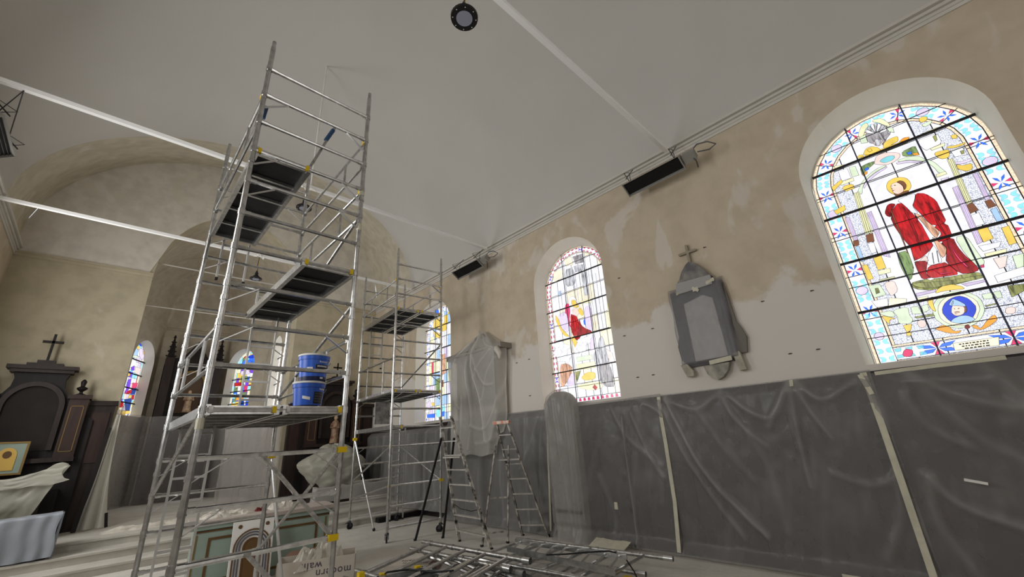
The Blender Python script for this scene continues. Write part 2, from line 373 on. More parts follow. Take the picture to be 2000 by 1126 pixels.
# apse
AP = [(.22, 16.7), (.05, 20.5), (1.24, 23), (3.56, 23), (4.74, 20.5), (4.56, 16.7)]
def apse_wall(i, holes, name):
    p, q = Vector(AP[i]), Vector(AP[i+1]); d = (q-p).normalized(); nrm = Vector((-d.y, d.x))
    fr = lambda s, z, e: (p.x+d.x*s+nrm.x*e, p.y+d.y*s+nrm.y*e, z)
    holed_wall(name, 0, (q-p).length, 0, 7.5, holes, fr, M_APSE, M_REV, .35)
def apos(i, c): p = Vector(AP[i]); q = Vector(AP[i+1]); return (Vector(c)-p).dot((q-p).normalized())
apse_wall(0, [(2.0, .85, 3.65, 5.75, 6.6, (.79, 5.72, 6.53))], 'wall_apse')
apse_wall(1, [(apos(1, (.72, 21.92)), .85, 3.68, 5.75, 6.62, (.79, 5.76, 6.57))], 'wall_apse')
apse_wall(2, [], 'wall_apse')
apse_wall(3, [(apos(3, (4.08, 21.92)), .85, 3.68, 5.75, 6.62, (.79, 5.76, 6.57))], 'wall_apse')
apse_wall(4, [(1.8, .85, 3.65, 5.75, 6.6, (.79, 5.72, 6.53))], 'wall_apse')
def apse_barrel(u, v):
    t = math.pi*u; hw = 2.16+.19*v
    return (2.39-hw*math.cos(t), 16.5+(20.5-16.5)*v, 7.44+(2.72+.02*v)*math.sin(t))
b = MB(); b.grid(apse_barrel, 30, 6)
path = [Vector((.02, 20.4)), Vector((1.22, 23.03)), Vector((3.58, 23.03)), Vector((4.77, 20.4))]
for i in range(3):
    def dome(u, v, p=path[i], q=path[i+1]):
        P = p.lerp(q, u); A = Vector((2.39, 20.4)); t = math.pi/2*v; X = A+(P-A)*math.cos(t)
        return (X.x, X.y, 7.44+2.77*math.sin(t))
    b.grid(dome, 8, 10)
struct(b.build('ceiling_apse', M_APSE))
# chancel steps
for k, y in enumerate((12.3, 12.95, 13.6)):
    b = MB(); b.box((XL, y, 0), (XR, 24 if k == 2 else 13.7, .17*(k+1)-.0)); b.box((XL, y-.03, .17*(k+1)-.04), (XR, y, .17*(k+1)))
    struct(b.build('trim_step', M_STEP))
# cornices
def sweep(prof, fr, s0, s1, name, m, n=1):
    b = MB(); k = len(prof)
    for i in range(k-1):
        (a, za), (c, zc) = prof[i], prof[i+1]
        b.add([fr(s0, a, za), fr(s1, a, za), fr(s1, c, zc), fr(s0, c, zc)], [(0, 1, 2, 3)])
    return struct(b.build(name, m))
CP = [(0, 7.40), (.025, 7.40), (.03, 7.45), (.05, 7.455), (.05, 7.50), (.035, 7.503), (.035, 7.515), (.08, 7.52), (.085, 7.56), (.06, 7.565), (.06, 7.585), (.125, 7.59), (.13, 7.64), (0, 7.66)]
sweep(CP, lambda s, a, z: (XR-a, s, z), YB, YF, 'trim_right', M_CORN)
sweep(CP, lambda s, a, z: (XL+a, s, z), YB, YF, 'trim_left', M_CORN)
CF = [(0, 7.36), (.04, 7.38), (.05, 7.44), (.1, 7.46), (.1, 7.5), (0, 7.52)]
sweep(CF, lambda s, a, z: (s, YF-a, z), XL, .25, 'trim_front', M_WFRONT)
sweep(CF, lambda s, a, z: (s, YF-a, z), 4.53, XR, 'trim_front', M_WFRONT)
for i in range(5):
    p, q = Vector(AP[i]), Vector(AP[i+1]); d = (q-p).normalized(); nn = Vector((d.y, -d.x)); L_ = (q-p).length
    sweep([(0, 7.4), (.05, 7.42), (.05, 7.48), (0, 7.5)], lambda s, a, z: (p.x+d.x*s+nn.x*a, p.y+d.y*s+nn.y*a, z), 0, L_, 'trim_apse', M_APSE)
# blue paint left on the near window's reveal
b = MB()
for z0, z1, d0, d1 in ((4.62, 4.95, .02, .37), (4.2, 4.62, .02, .22), (3.9, 4.2, .06, .3), (3.55, 3.9, .03, .22), (3.2, 3.55, .01, .12)):
    b.add([(XR+d0, .686, z1), (XR+d0*.6, .686, z0), (XR+d1*.7, .686, z0+.05), (XR+d1, .686, z1)], [(0, 1, 2, 3)])
struct(b.build('trim_blue_paint', M_BLUEPNT))

# ------------------------------------------------------------------ stained glass
GLASS = {
 'w1': '''
gold -16,265 -12,271 -5,273 2,271 8,266 10,258 9,250 5,245 -1,243 -10,244 -15,251 -17,258
skin -12,262 -9,265 -4,265 -1,261 1,255 0,248 -4,244 -8,245 -12,249 -12,255
brown -4,265 0,266 4,262 5,255 3,250 0,248 1,255 -1,261
brown -12,250 -8,245 0,247 5,246 3,241 -4,239 -11,241
white -12,236 0,239 10,238 6,228 1,220 4,206 -3,210 -5,217 -7,227
dred -24,234 -19,235 -14,231 -21,224 -25,213 -29,217 -30,223
red -13,231 -8,230 -5,221 -1,206 2,188 3,165 4,155 -2,148 -12,141 -21,139 -19,161 -23,177 -26,199 -26,211 -21,224
red 10,238 19,233 26,218 26,202 26,181 12,182 8,193 5,206 1,220 6,228
red 26,181 25,159 11,156 9,162 15,166 16,171 12,182
dred 25,159 25,144 28,129 33,115 34,106 27,104 16,106 8,127 11,136 15,146 11,156
red 8,127 16,106 3,107 -12,109 -15,116 -10,127 4,127
tan -1,208 4,205 8,193 12,182 16,171 9,162 6,176 3,193
tan 9,162 11,156 15,146 11,136 6,133 6,153 6,168
white -2,148 4,155 5,151 6,133 4,127 -10,127 -8,138
dred -21,139 -8,134 -11,127 -15,116 -12,109 -21,110 -22,120 -22,132
pink -17,137 -8,143 -7,141 -7,134
brown -23,225 -21,225 -22,177 -24,129 -25,128 -24,175
olive -34,109 -21,110 3,106 17,105 33,104 34,95 20,94 5,93 -17,92 -33,99
white -17,110 -11,110 -9,107 -14,106
dgreen -35,157 -23,157 -24,128 -32,112 -36,118 -37,138
pgreen 26,158 37,157 40,126 42,114 34,108 28,131
rose 36,112 40,112 39,108 36,108
gold -37,322 -4,320 31,320 31,325 -2,327 -35,326
gold -27,328 -21,337 -14,338 -6,331 -5,323 -16,324
gold -2,327 1,335 10,338 19,337 17,328 11,327 3,325
grey -14,361 -7,373 5,371 13,363 12,349 3,334 -6,336 -15,346
pink -10,342 -5,346 1,342 1,335 -4,332 -9,336
pyel -23,365 -14,380 -7,381 -6,374 -12,369 -16,361 -21,360
pyel -1,378 2,381 11,377 16,364 16,356 11,362 5,372
pgreen -22,361 -14,361 -15,346 -23,349
pgreen 11,357 18,354 17,344 12,349
pink -19,307 -13,318 -4,319 8,313 13,307 11,301 3,297 -6,297 -15,303
teal -12,307 -8,310 -1,311 6,308 6,304 2,301 -7,301
dgreen -36,310 -26,312 -16,311 -19,306 -30,301 -37,293
blue -32,304 -27,306 -26,301 -31,300
orange -36,298 -29,299 -30,295 -36,293
dgreen 15,309 31,311 31,302 31,293 14,300
blue 19,305 25,304 24,299 20,300
orange 24,300 30,299 31,293 25,296
pyel 40,325 61,326 58,319 51,320 40,320
white 33,317 57,317 57,298 44,297 38,296
olive 51,314 55,315 54,306 51,304
pyel 43,297 59,298 58,293 44,293
gold 44,286 47,289 60,286 58,277 55,273 48,275
gold 59,291 67,288 77,287 75,284 65,284 58,288
white 60,284 72,283 73,268 61,271
olive 68,277 72,277 71,271 68,271
lilac 57,265 65,261 75,261 74,257 64,257 57,261
gold 59,260 64,255 73,254 71,245 65,244 58,252
gold 47,351 52,351 56,347 53,342 47,342 46,345
pgreen 46,339 53,340 59,339 55,334 48,333
gold 67,305 73,304 72,297 67,299
gold -66,286 -61,289 -51,287 -51,278 -57,278 -63,278
white -62,318 -50,316 -50,297 -63,298
pgreen -48,317 -40,315 -40,297 -49,298
pyel -66,297 -48,297 -48,291 -65,291
pyel -65,329 -47,323 -47,320 -64,319
lilac -41,276 -33,286 -20,292 -6,295 -7,292 -20,288 -33,281 -41,271
pgreen -49,272 -41,283 -33,290 -19,297 -8,298 -6,295 -20,292 -33,286 -42,275 -45,264 -50,266
lilac 4,295 17,292 30,282 30,278 17,288 5,291
pgreen 7,298 20,297 31,291 35,280 30,282 17,292 7,294
pgreen 34,285 41,275 45,260 47,254 40,254 38,267 34,277
pyel 37,255 47,255 47,250 36,250
lilac 39,246 47,245 46,240 39,240
white 1,353 10,352 11,356 10,360 1,354
lgrey 1,354 10,360 10,363 8,366 0,356
white 0,356 8,366 6,369 4,371 -1,357
lgrey -1,357 4,371 2,373 0,373 -2,357
white -2,357 0,373 -3,374 -5,372 -3,357
lgrey -3,357 -5,372 -8,371 -10,369 -3,356
white -3,356 -10,369 -12,366 -13,363 -4,355
lgrey -7,346 -1,344 0,336 -6,332 -9,336
grey 3,344 14,348 12,344 4,337
gold -36,325 -32,331 -26,329 -26,325 -31,326
orange 16,325 23,330 30,327 28,324 22,324
gold -20,334 -15,334 -14,329 -18,328
brown -11,261 -10,261 -10,260 -11,260
brown -8,261 -6,260 -6,259 -8,260
rose -12,253 -10,253 -10,252 -12,252
pink -12,259 -12,256 -11,255 -11,257
dred -9,222 -7,222 -6,181 -10,150 -11,151 -9,180
dred 14,224 20,205 21,187 19,187 18,202
dred 17,206 19,181 20,164 19,164 16,180
rose 19,153 21,130 26,112 24,112 19,128
rose -8,122 -2,113 10,110 -2,111
lgrey -1,144 0,144 -3,128 -4,128
lgrey 4,145 5,145 2,128 1,128
pyel -55,270 -48,270 -51,198 -60,198
brown -60,197 -51,197 -53,183 -62,184
white -62,183 -54,182 -55,166 -62,165
gold -62,158 -52,159 -52,138 -62,138
lilac -49,231 -43,232 -43,152 -50,157
lilac -76,234 -70,234 -70,193 -76,193
brown -77,193 -70,193 -71,184 -78,184
pblue -77,183 -72,183 -72,157 -77,157
gold -77,151 -71,151 -70,127 -77,126
pyel -63,137 -48,137 -49,130 -63,130
pgreen -79,118 -66,117 -63,99 -78,98
olive -73,112 -69,112 -69,104 -74,103
gold -86,252 -70,256 -71,247 -84,244
gold -78,293 -62,301 -62,295 -77,285
pyel 53,271 59,269 56,198 50,198
brown 49,197 56,198 58,185 48,183
white 49,181 57,182 57,164 48,164
gold 48,162 58,163 58,142 48,140
lilac 45,227 51,228 48,141 42,139
lilac 68,237 73,237 72,196 67,196
brown 66,195 72,195 74,184 66,183
pblue 67,181 73,182 73,160 67,158
gold 68,153 75,154 74,129 67,128
white 42,137 63,136 59,129 44,128
pyel 44,125 64,125 62,119 44,120
pink 49,116 62,116 56,102 50,101
pgreen 65,114 75,114 70,98 63,96
white 43,94 70,98 67,87 43,84
pgreen 22,53 19,47 15,42 10,38 4,35 -2,34 -8,35 -14,37 -19,41 -22,46 -25,52 -25,59 -24,65 -21,72 -17,77 -12,81 -6,84 1,85 7,84 13,81 17,77 21,72 23,66 23,59
cream 18,54 15,49 12,44 8,41 3,38 -2,37 -7,38 -11,39 -15,43 -18,47 -20,52 -20,58 -19,64 -17,69 -13,74 -9,77 -4,80 1,80 6,80 11,78 14,74 17,70 19,65 19,59
dblue 15,55 13,51 10,47 7,44 3,42 -1,41 -5,41 -9,43 -12,45 -14,49 -15,53 -16,58 -15,63 -13,67 -10,71 -6,74 -2,76 2,77 6,77 9,75 12,72 14,68 15,64 16,60
pblue -13,45 -8,49 -1,51 5,50 10,45 10,42 6,41 0,40 -6,41
brown -4,67 6,65 8,60 6,54 3,53 -5,61
skin 5,57 4,54 2,52 -1,51 -4,51 -6,52 -7,54 -8,57 -7,60 -6,63 -4,66 -1,67 2,67 4,66 5,63 6,60
pblue -7,68 -4,72 -1,75 4,70 8,64 7,61 1,64 -6,66
lgrey -5,67 -2,72 -1,72 -3,67
brown -4,62 -3,61 -3,60 -4,61
brown 0,61 1,61 1,60 -1,60
brown -5,57 -3,57 -2,57 0,56 0,55 -3,56 -5,56
rose -5,55 -2,54 -3,54 -5,54
gold -15,86 -12,91 -4,95 2,95 6,93 12,89 14,84 4,86 -8,87
gold -26,77 -21,82 -18,83 -21,71 -21,61 -25,65
orange -30,39 -21,43 -15,39 -13,32 -5,32 -10,28 -20,31 -26,36
orange 4,36 9,36 11,30 19,39 28,46 29,38 19,31 11,28 6,31
red 3,34 2,33 0,32 -1,32 -2,34 -2,36 -1,37 0,38 2,38 3,36
cream -19,17 23,17 20,6 -20,7
gold -59,51 -49,51 -53,42 -58,40
gold -59,40 -53,40 -55,35 -59,35
pgreen -64,75 -46,76 -48,64 -46,56 -51,51 -63,54 -61,64
pgreen -78,75 -64,75 -62,65 -68,65 -78,72
gold -78,71 -62,62 -70,62 -72,55 -74,58
pink -61,117 -49,117 -49,101 -59,94 -61,105
pyel -65,123 -47,123 -47,120 -65,120
white -82,94 -63,94 -66,82 -79,83
cream -62,94 -44,87 -46,81 -66,81
olive -35,107 -20,105 0,100 36,98 34,93 -2,94 -17,94 -29,100
lilac -33,92 -12,92 -14,88 -34,87
pyel -34,85 -22,85 -23,82 -34,81
lilac 12,92 34,91 34,88 16,87
pgreen -44,74 -36,74 -35,62 -45,64
pgreen -33,73 -26,74 -27,65 -34,63
olive -44,60 -25,60 -24,56 -43,57
pgreen 25,73 35,73 33,65 25,66
olive 23,58 34,59 33,57 24,56
pgreen 35,73 42,73 41,64 36,64
olive 49,78 63,76 60,67 48,62
pink -35,48 -36,45 -39,43 -41,43 -43,44 -44,47 -44,50 -43,53 -40,54 -38,54 -36,53 -35,51
pink 46,45 45,43 43,42 41,42 38,43 37,45 38,48 39,50 41,51 44,51 46,50 47,48
rose -60,11 -61,9 -63,7 -65,7 -68,7 -70,8 -71,11 -70,13 -69,15 -67,17 -65,18 -62,17 -60,16 -59,14
''',
 'w2': '''
white -28,263 -14,263 -4,252 -3,240 -16,236 -31,244
rose -43,247 -32,250 -28,232 -35,199 -30,182 -42,197 -46,221
gold -23,254 -9,252 0,232 -5,229 -20,235
pink -23,230 -5,229 -1,213 -10,208 -21,216
red -29,220 -19,214 -10,208 -6,192 -14,164 -26,159 -33,176
dred -4,203 0,183 13,171 29,162 22,156 -4,158 -15,146 -27,156 -14,164
gold 0,230 11,217 10,205 2,208 -4,218
blue 8,194 18,199 23,190 19,180 8,181
gold -37,163 -24,157 -17,143 -15,129 -26,129 -32,149
gold -78,231 -67,212 -64,192 -48,173 -38,162 -56,167 -69,191 -79,213
lilac -70,227 -42,231 -35,183 -48,173 -64,192
lilac 15,224 35,226 33,161 29,162 13,171
lilac 20,156 32,150 29,118 18,118
white -12,149 30,154 22,142 2,124 -10,116 -26,115 -31,127
white -86,153 -67,153 -40,140 -39,114 -50,102 -83,107 -92,131
lgrey 44,137 54,146 59,131 61,106 63,79 42,83 35,104
lgrey 27,109 39,117 54,84 29,78 22,100
grey 35,81 65,79 73,26 45,28 35,44
pink 62,113 76,100 80,77 65,82
pgreen -25,108 21,107 21,95 -24,97
pyel -29,91 26,90 28,75 -27,77
gold -19,58 -2,68 23,66 22,49 -9,50
olive -34,74 -16,75 -31,49 -34,60
lilac -55,70 -36,74 -38,44 -63,43
tan -79,99 -55,99 -37,82 -72,43 -83,46
pyel -34,43 35,44 41,27 4,25 -30,36
red 11,32 18,38 25,30 18,24
lgrey -30,341 -6,339 2,310 -3,291 -34,293
grey 0,368 31,365 30,341 5,345
lgrey -1,341 31,336 33,317 1,324
lgrey 19,318 35,313 36,252 21,254
pyel 6,243 37,242 38,231 7,236
pyel 84,271 88,270 82,157 78,158
pblue -59,290 -52,288 -54,274 -60,276
cream -70,348 -37,347 -40,323 -71,317
cream -29,370 -2,369 -3,346 -26,350
''',
 'w3': '''
blue -48,374 -41,387 -23,389 -19,373 -34,370
gold -30,331 3,331 27,323 30,300 -1,299 -22,312
pyel -73,294 -49,293 -49,268 -69,267
gold -55,315 -22,301 -1,286 -22,274 -47,288
white -33,289 -8,272 -4,234 -29,239
tan -4,218 20,218 23,152 -1,147
rose -64,201 -51,203 -51,163 -62,156
pyel -82,191 -64,189 -63,121 -81,123
dgreen -38,137 -14,142 -4,102 -34,95
brown -14,130 9,131 9,108 -11,107
gold -64,64 -46,62 -46,51 -61,52
lilac -90,66 -69,72 -67,45 -90,47
cyan -34,38 6,49 19,45 13,13 -30,11
blue -89,26 -40,26 -40,12 -89,15
blue 0,28 16,29 13,13 0,12
''',
 'wL': '''
white -43,210 12,225 37,194 -29,174
pblue -40,245 -9,265 23,254 18,230 -30,225
dblue -18,283 7,286 41,281 31,274
lilac 19,262 41,271 73,255 73,228 46,227
pgreen -39,226 16,234 37,227 -27,219
gold -50,177 -17,183 -4,174 -48,165
violet -2,185 19,195 28,177 5,171
pink 30,191 74,192 70,164 33,167
gold -50,154 2,162 4,150 -44,142
white -62,131 -13,143 4,95 -53,84
violet -1,136 21,144 26,106 2,82
rose 36,129 76,134 77,117 42,99
red 23,97 51,107 52,88 7,81
navy 46,108 78,115 75,86 45,87
navy 8,62 61,72 68,24 37,22
red -27,47 5,54 19,32 -22,29
gold -16,18 68,24 71,12 -10,6
red 55,84 75,86 76,67 56,65
gold 35,82 52,84 53,71 29,68
gold 52,260 77,265 79,252 61,248
gold 75,60 86,64 92,19 80,19
''',
 'wR': '''
dblue -13,265 34,273 73,266 76,252 -7,253
blue -45,236 -26,253 12,246 19,223 -39,229
cyan 8,288 55,282 68,271 18,277
gold 36,248 77,246 83,218 45,222
violet 13,202 69,198 74,176 20,184
lilac -40,199 9,202 18,179 -39,180
dgreen -34,174 8,172 10,148 -32,149
red -73,148 -12,145 0,128 -69,132
gold 24,152 57,154 65,127 21,131
orange 55,143 77,144 81,125 61,124
rose -4,128 22,128 21,99 2,101
white -43,132 -8,128 -7,91 -41,94
cyan 19,126 63,124 65,101 20,105
dgreen -16,100 17,100 17,84 -13,84
orange -42,84 2,85 7,64 -42,66
blue 24,68 68,69 73,43 28,42
dblue 26,47 61,49 67,26 28,29
gold -69,55 -28,57 -23,36 -69,38
cyan -68,97 -46,98 -48,74 -67,76
navy -22,61 11,61 17,38 -16,38
''',
}

def outline(hw, spring, top, n=16):
    return [(-hw, 0)]+[(-hw*math.cos(math.pi*i/n), spring+(top-spring)*math.sin(math.pi*i/n)) for i in range(n+1)]+[(hw, 0)]
def clip(poly, out):                       # out is convex, clockwise from lower left
    res = poly
    n = len(out)
    for i in range(n):
        ax, ay = out[i]; bx, by = out[(i+1) % n]; new = []
        ins = lambda p: (bx-ax)*(p[1]-ay)-(by-ay)*(p[0]-ax) <= 1e-9
        for j in range(len(res)):
            p, q = res[j], res[(j+1) % len(res)]; ip, iq = ins(p), ins(q)
            if ip: new.append(p)
            if ip != iq:
                d1 = (bx-ax)*(p[1]-ay)-(by-ay)*(p[0]-ax); d2 = (bx-ax)*(q[1]-ay)-(by-ay)*(q[0]-ax); t = d1/(d1-d2)
                new.append((p[0]+(q[0]-p[0])*t, p[1]+(q[1]-p[1])*t))
        res = new
        if len(res) < 3: return None
    o = []
    for p in res:
        if not o or (abs(p[0]-o[-1][0])+abs(p[1]-o[-1][1])) > 1e-4: o.append(p)
    return o if len(o) > 2 else None
def inset(poly, d):
    n = len(poly); A = sum(poly[i][0]*poly[(i+1) % n][1]-poly[(i+1) % n][0]*poly[i][1] for i in range(n)); sg = 1 if A > 0 else -1; o = []
    for i in range(n):
        p0, p, p1 = Vector(poly[i-1]), Vector(poly[i]), Vector(poly[(i+1) % n])
        e0 = p-p0; e1 = p1-p
        if e0.length < 1e-6 or e1.length < 1e-6: o.append(tuple(p)); continue
        e0.normalize(); e1.normalize(); n0 = Vector((-e0.y, e0.x))*sg; n1 = Vector((-e1.y, e1.x))*sg; m = n0+n1
        k = d/max(.35, 1+n0.dot(n1)) if m.length > 1e-3 else d
        o.append(tuple(p+m*k))
    return o
class Window:
    def __init__(s, name, fr, hw, spring, top, lead=.006):
        s.fr = fr; s.hw = hw; s.sp = spring; s.top = top; s.out = outline(hw, spring, top); s.lead = lead; s.k = 0
        b = MB(); ring = s.out; inn = inset(ring, .012)
        n = len(ring)
        for i in range(n):                # stone fillet / iron rim
            j = (i+1) % n
            b.add([fr(*ring[i], -.01), fr(*ring[j], -.01), fr(*inn[j], -.01), fr(*inn[i], -.01), fr(*ring[i], .035), fr(*ring[j], .035), fr(*inn[j], .035), fr(*inn[i], .035)],
                  [(0, 1, 2, 3), (4, 7, 6, 5), (3, 2, 6, 7), (0, 4, 5, 1)])
        s.o = struct(b.build(name, M_REV))
    def vmax(s, u): return arch_v(u, s.hw, s.sp, s.top)
    def bars(s, vs, us, r=.022, thin=()):
        for v in vs:
            hw = s.hw if v <= s.sp else s.hw*math.sqrt(max(0, 1-((v-s.sp)/(s.top-s.sp))**2))
            b = MB(); b.bar(s.fr(-hw+.012, v, .075), s.fr(hw-.012, v, .075), r*1.1, r*1.6); b.build('saddle_bar', M_IRON, s.o)
        for v in thin:
            hw = s.hw if v <= s.sp else s.hw*math.sqrt(max(0, 1-((v-s.sp)/(s.top-s.sp))**2))
            b = MB(); b.bar(s.fr(-hw+.012, v, .06), s.fr(hw-.012, v, .06), .008, .01); b.build('thin_bar', M_IRON, s.o)
        for u in us:
            b = MB(); b.bar(s.fr(u, 0, .066), s.fr(u, s.vmax(u)-.012, .066), r*.8, r*.8); b.build('upright_bar', M_IRONB, s.o)
    def pane(s, poly, c, layer=None, name='pane', lead=None):
        if layer is None: layer = .012+.0003*s.k; s.k += 1
        ld = s.lead if lead is None else lead
        inn = inset(poly, ld); n = len(poly); b = MB(); fr = s.fr
        b.add([fr(*p, layer) for p in poly]+[fr(*p, layer+.004) for p in poly]+[fr(*p, layer+.004) for p in inn],
              [(i, (i+1) % n, (i+1) % n+n, i+n) for i in range(n)]+[(i+n, (i+1) % n+n, (i+1) % n+2*n, i+2*n) for i in range(n)], 0)
        b.add([fr(*p, layer+.0042) for p in inn], [tuple(range(n))], 1)
        return b.build(name, [M_LEAD, glass(c)], s.o, weld=False)
    def quarries(s, us, vs, pick, inner=None):
        out = inner or s.out
        for a, c in zip(us, us[1:]):
            for d, e in zip(vs, vs[1:]):
                q = clip([(a, d), (c, d), (c, e), (a, e)], out)
                if q: s.pane(q, pick((a+c)/2, (d+e)/2), .004, 'quarry')
    def perim(s, inset_d):                # length and point on the perimeter: up the left, over the arch, down the right, then the bottom
        hw = s.hw
        pts = [(-hw, 0.0)]+[(-hw*math.cos(math.pi*i/40), s.sp+(s.top-s.sp)*math.sin(math.pi*i/40)) for i in range(41)]+[(hw, 0.0)]
        cum = [0]
        for p, q in zip(pts, pts[1:]): cum.append(cum[-1]+math.dist(p, q))
        return pts, cum
    def at(s, t, d):
        pts, cum = s._p
        t = max(0, min(cum[-1]-1e-6, t)); i = max(k for k in range(len(cum)-1) if cum[k] <= t)
        p, q = Vector(pts[i]), Vector(pts[i+1]); f = (t-cum[i])/(cum[i+1]-cum[i]); X = p.lerp(q, f); e = (q-p).normalized()
        if s.sp < X.y: nn = Vector((-X.x/(s.hw**2), -(X.y-s.sp)/((s.top-s.sp)**2))).normalized()
        else: nn = Vector((e.y, -e.x))
        return tuple(X+nn*d)
    def strip(s, t0, t1, d0, d1, c, layer, name='border_pane', n=3, lead=None):
        ts = [t0+(t1-t0)*i/n for i in range(n+1)]
        return s.pane([s.at(t, d0) for t in ts]+[s.at(t, d1) for t in reversed(ts)], c, layer, name, lead)

def chaikin(P):
    o = []
    for i in range(len(P)):
        (ax, ay), (bx, by) = P[i], P[(i+1) % len(P)]
        o += [(ax*.8+bx*.2, ay*.8+by*.2), (ax*.2+bx*.8, ay*.2+by*.8)]
    return o
def draw(W, key, lead=None, rib=False):
    for ln in GLASS[key].strip().split('\n'):
        c, *ps = ln.split()
        P = [tuple(int(x)/100 for x in p.split(',')) for p in ps]
        W.pane(chaikin(P) if 5 <= len(P) < 14 else P, c, lead=lead)
        if rib and len(P) == 4:
            e = [math.dist(P[i], P[(i+1) % 4]) for i in range(4)]
            k = 0 if e[1]+e[3] > e[0]+e[2] else 1
            Q = P[k:]+P[:k]; l, w_ = (math.dist(Q[1], Q[2]), math.dist(Q[0], Q[1]))
            if l > 4*w_ and w_ > .03 and c in ('pyel', 'lilac'):
                mixp = lambda a, b, t: (a[0]+(b[0]-a[0])*t, a[1]+(b[1]-a[1])*t)
                for t in (.22, .5, .78): W.pane([mixp(Q[0], Q[1], t-.05), mixp(Q[0], Q[1], t+.05), mixp(Q[3], Q[2], t+.05), mixp(Q[3], Q[2], t-.05)], 'olive' if c == 'pyel' else 'violet2', name='column_flute', lead=.0005)

# window 1: the nearest, saint in a red cloak
W = Window('window_1', lambda u, v, d: (8.06-d, -.425-u, 2.7+v), 1.03, 2.88, 3.92)
W._p = W.perim(0)
us = [-1.03, -.79, -.55, -.344, 0, .344, .55, .79, 1.03]; vs = [0, .26, .55, .8, 1.2, 1.6, 2.0, 2.4, 2.8, 3.2, 3.55, 3.92]
def pick1(u, v):
    if v < .8: return 'diaper'
    if abs(u) > .55: return 'diaper' if v < 3.3 else 'white'
    if v > 3.3: return 'diaper' if u > .3 else 'white'
    return 'white'
W.quarries(us, vs, pick1)
tot = W._p[1][-1]; nseg = 13
for i in range(nseg):
    a, c = tot*i/nseg, tot*(i+1)/nseg
    W.strip(a, c, .0, .05, 'pearl', .008, 'pearl_strip'); W.strip(a, c, .245, .285, 'pearl', .008, 'pearl_strip'); W.strip(a, c, .05, .245, 'white', .0075)
nb = 13
t0 = .8
for i in range(-1, 13):
    tb = .8*i+.0 if i >= 0 else 0
for i in range(12):
    tb = .8+(tot-1.6)*i/11          # bars cross the border here
    dark = 'blue'
    for sg in (1, -1):
        W.pane([W.at(tb+sg*.006, .147), W.at(tb+sg*.05, .105), W.at(tb+sg*.1, .09), W.at(tb+sg*.07, .13)], 'blue', .0095, 'border_petal', .0015)
        W.pane([W.at(tb+sg*.006, .15), W.at(tb+sg*.07, .165), W.at(tb+sg*.1, .205), W.at(tb+sg*.05, .19)], 'blue', .0095, 'border_petal', .0015)
        W.pane([W.at(tb, .12 if sg > 0 else .175), W.at(tb-.03, .058) if sg > 0 else W.at(tb-.03, .238), W.at(tb+.03, .058) if sg > 0 else W.at(tb+.03, .238)], 'rose', .0092, 'border_petal', .0015)
    if i < 11:
        st = (tot-1.6)/11
        for k in (.3, .42, .58, .7):
            t = tb+st*k
            cc = 'cyan' if 2 < i < 9 or k in (.3, .7) else 'cyan'
            W.pane([W.at(t-.04, .062), W.at(t, .085), W.at(t+.042, .06), W.at(t+.035, .115), W.at(t, .135), W.at(t-.03, .12)], cc, .0095, 'border_leaf', .0012)
            W.pane([W.at(t-.03, .175), W.at(t, .16), W.at(t+.032, .17), W.at(t+.045, .235), W.at(t, .212), W.at(t-.04, .232)], cc, .0095, 'border_leaf', .0012)
        if i % 2 == 0:
            cu, cv = W.at(tb+st*.5, .147)
            W.pane([(cu+.075*math.cos(2*math.pi*k/10), cv+.07*math.sin(2*math.pi*k/10)) for k in range(10)], 'lilac', .0105, 'border_disc', .005)
for i in range(2):                          # lowest lengths of the two side borders
    for k in (.08, .2, .33, .5, .62, .74):
        t = k if i == 0 else tot-k
        if k in (.33, .5): 
            pass
        W.pane([W.at(t-.04, .062), W.at(t, .085), W.at(t+.042, .06), W.at(t+.035, .115), W.at(t, .135), W.at(t-.03, .12)], 'cyan', .0095, 'border_leaf', .0012)
        W.pane([W.at(t-.03, .175), W.at(t, .16), W.at(t+.032, .17), W.at(t+.045, .235), W.at(t, .212), W.at(t-.04, .232)], 'cyan', .0095, 'border_leaf', .0012)
    cu, cv = W.at(.42 if i == 0 else tot-.42, .147)
    W.pane([(cu+.06*math.cos(2*math.pi*k/10), cv+.06*math.sin(2*math.pi*k/10)) for k in range(10)], 'lilac', .0105, 'border_disc', .005)
# bottom border
for a, c in ((-.79, -.26), (-.26, .26), (.26, .79)):
    W.pane([(a, .05), (c, .05), (c, .225), (a, .225)], 'white', .0085, 'border_pane')
    W.pane([(a, .0), (c, .0), (c, .045), (a, .045)], 'pearl', .0085, 'pearl_strip'); W.pane([(a, .23), (c, .23), (c, .265), (a, .265)], 'pearl', .0085, 'pearl_strip')
for cu in (-.344, .344):
    for sg in (1, -1):
        W.pane([(cu+sg*.01, .14), (cu+sg*.06, .19), (cu+sg*.2, .21), (cu+sg*.13, .15)], 'blue', .0095, 'border_petal', .004)
        W.pane([(cu+sg*.01, .135), (cu+sg*.13, .13), (cu+sg*.2, .07), (cu+sg*.06, .085)], 'blue', .0095, 'border_petal', .004)
        W.pane([(cu, .14), (cu-.05, .14+sg*.085), (cu+.05, .14+sg*.085)], 'rose', .0092, 'border_petal', .003)
for cu in (-.74, -.62, -.5, .55, .68):
    W.pane([(cu-.04, .07), (cu+.04, .075), (cu+.025, .12), (cu-.03, .12)], 'teal', .0095, 'border_leaf', .002)
    W.pane([(cu-.03, .16), (cu+.025, .16), (cu+.04, .21), (cu-.04, .205)], 'teal', .0095, 'border_leaf', .002)
draw(W, 'w1', .004, True)
b = MB()                                    # brush-written lines on the little tablet
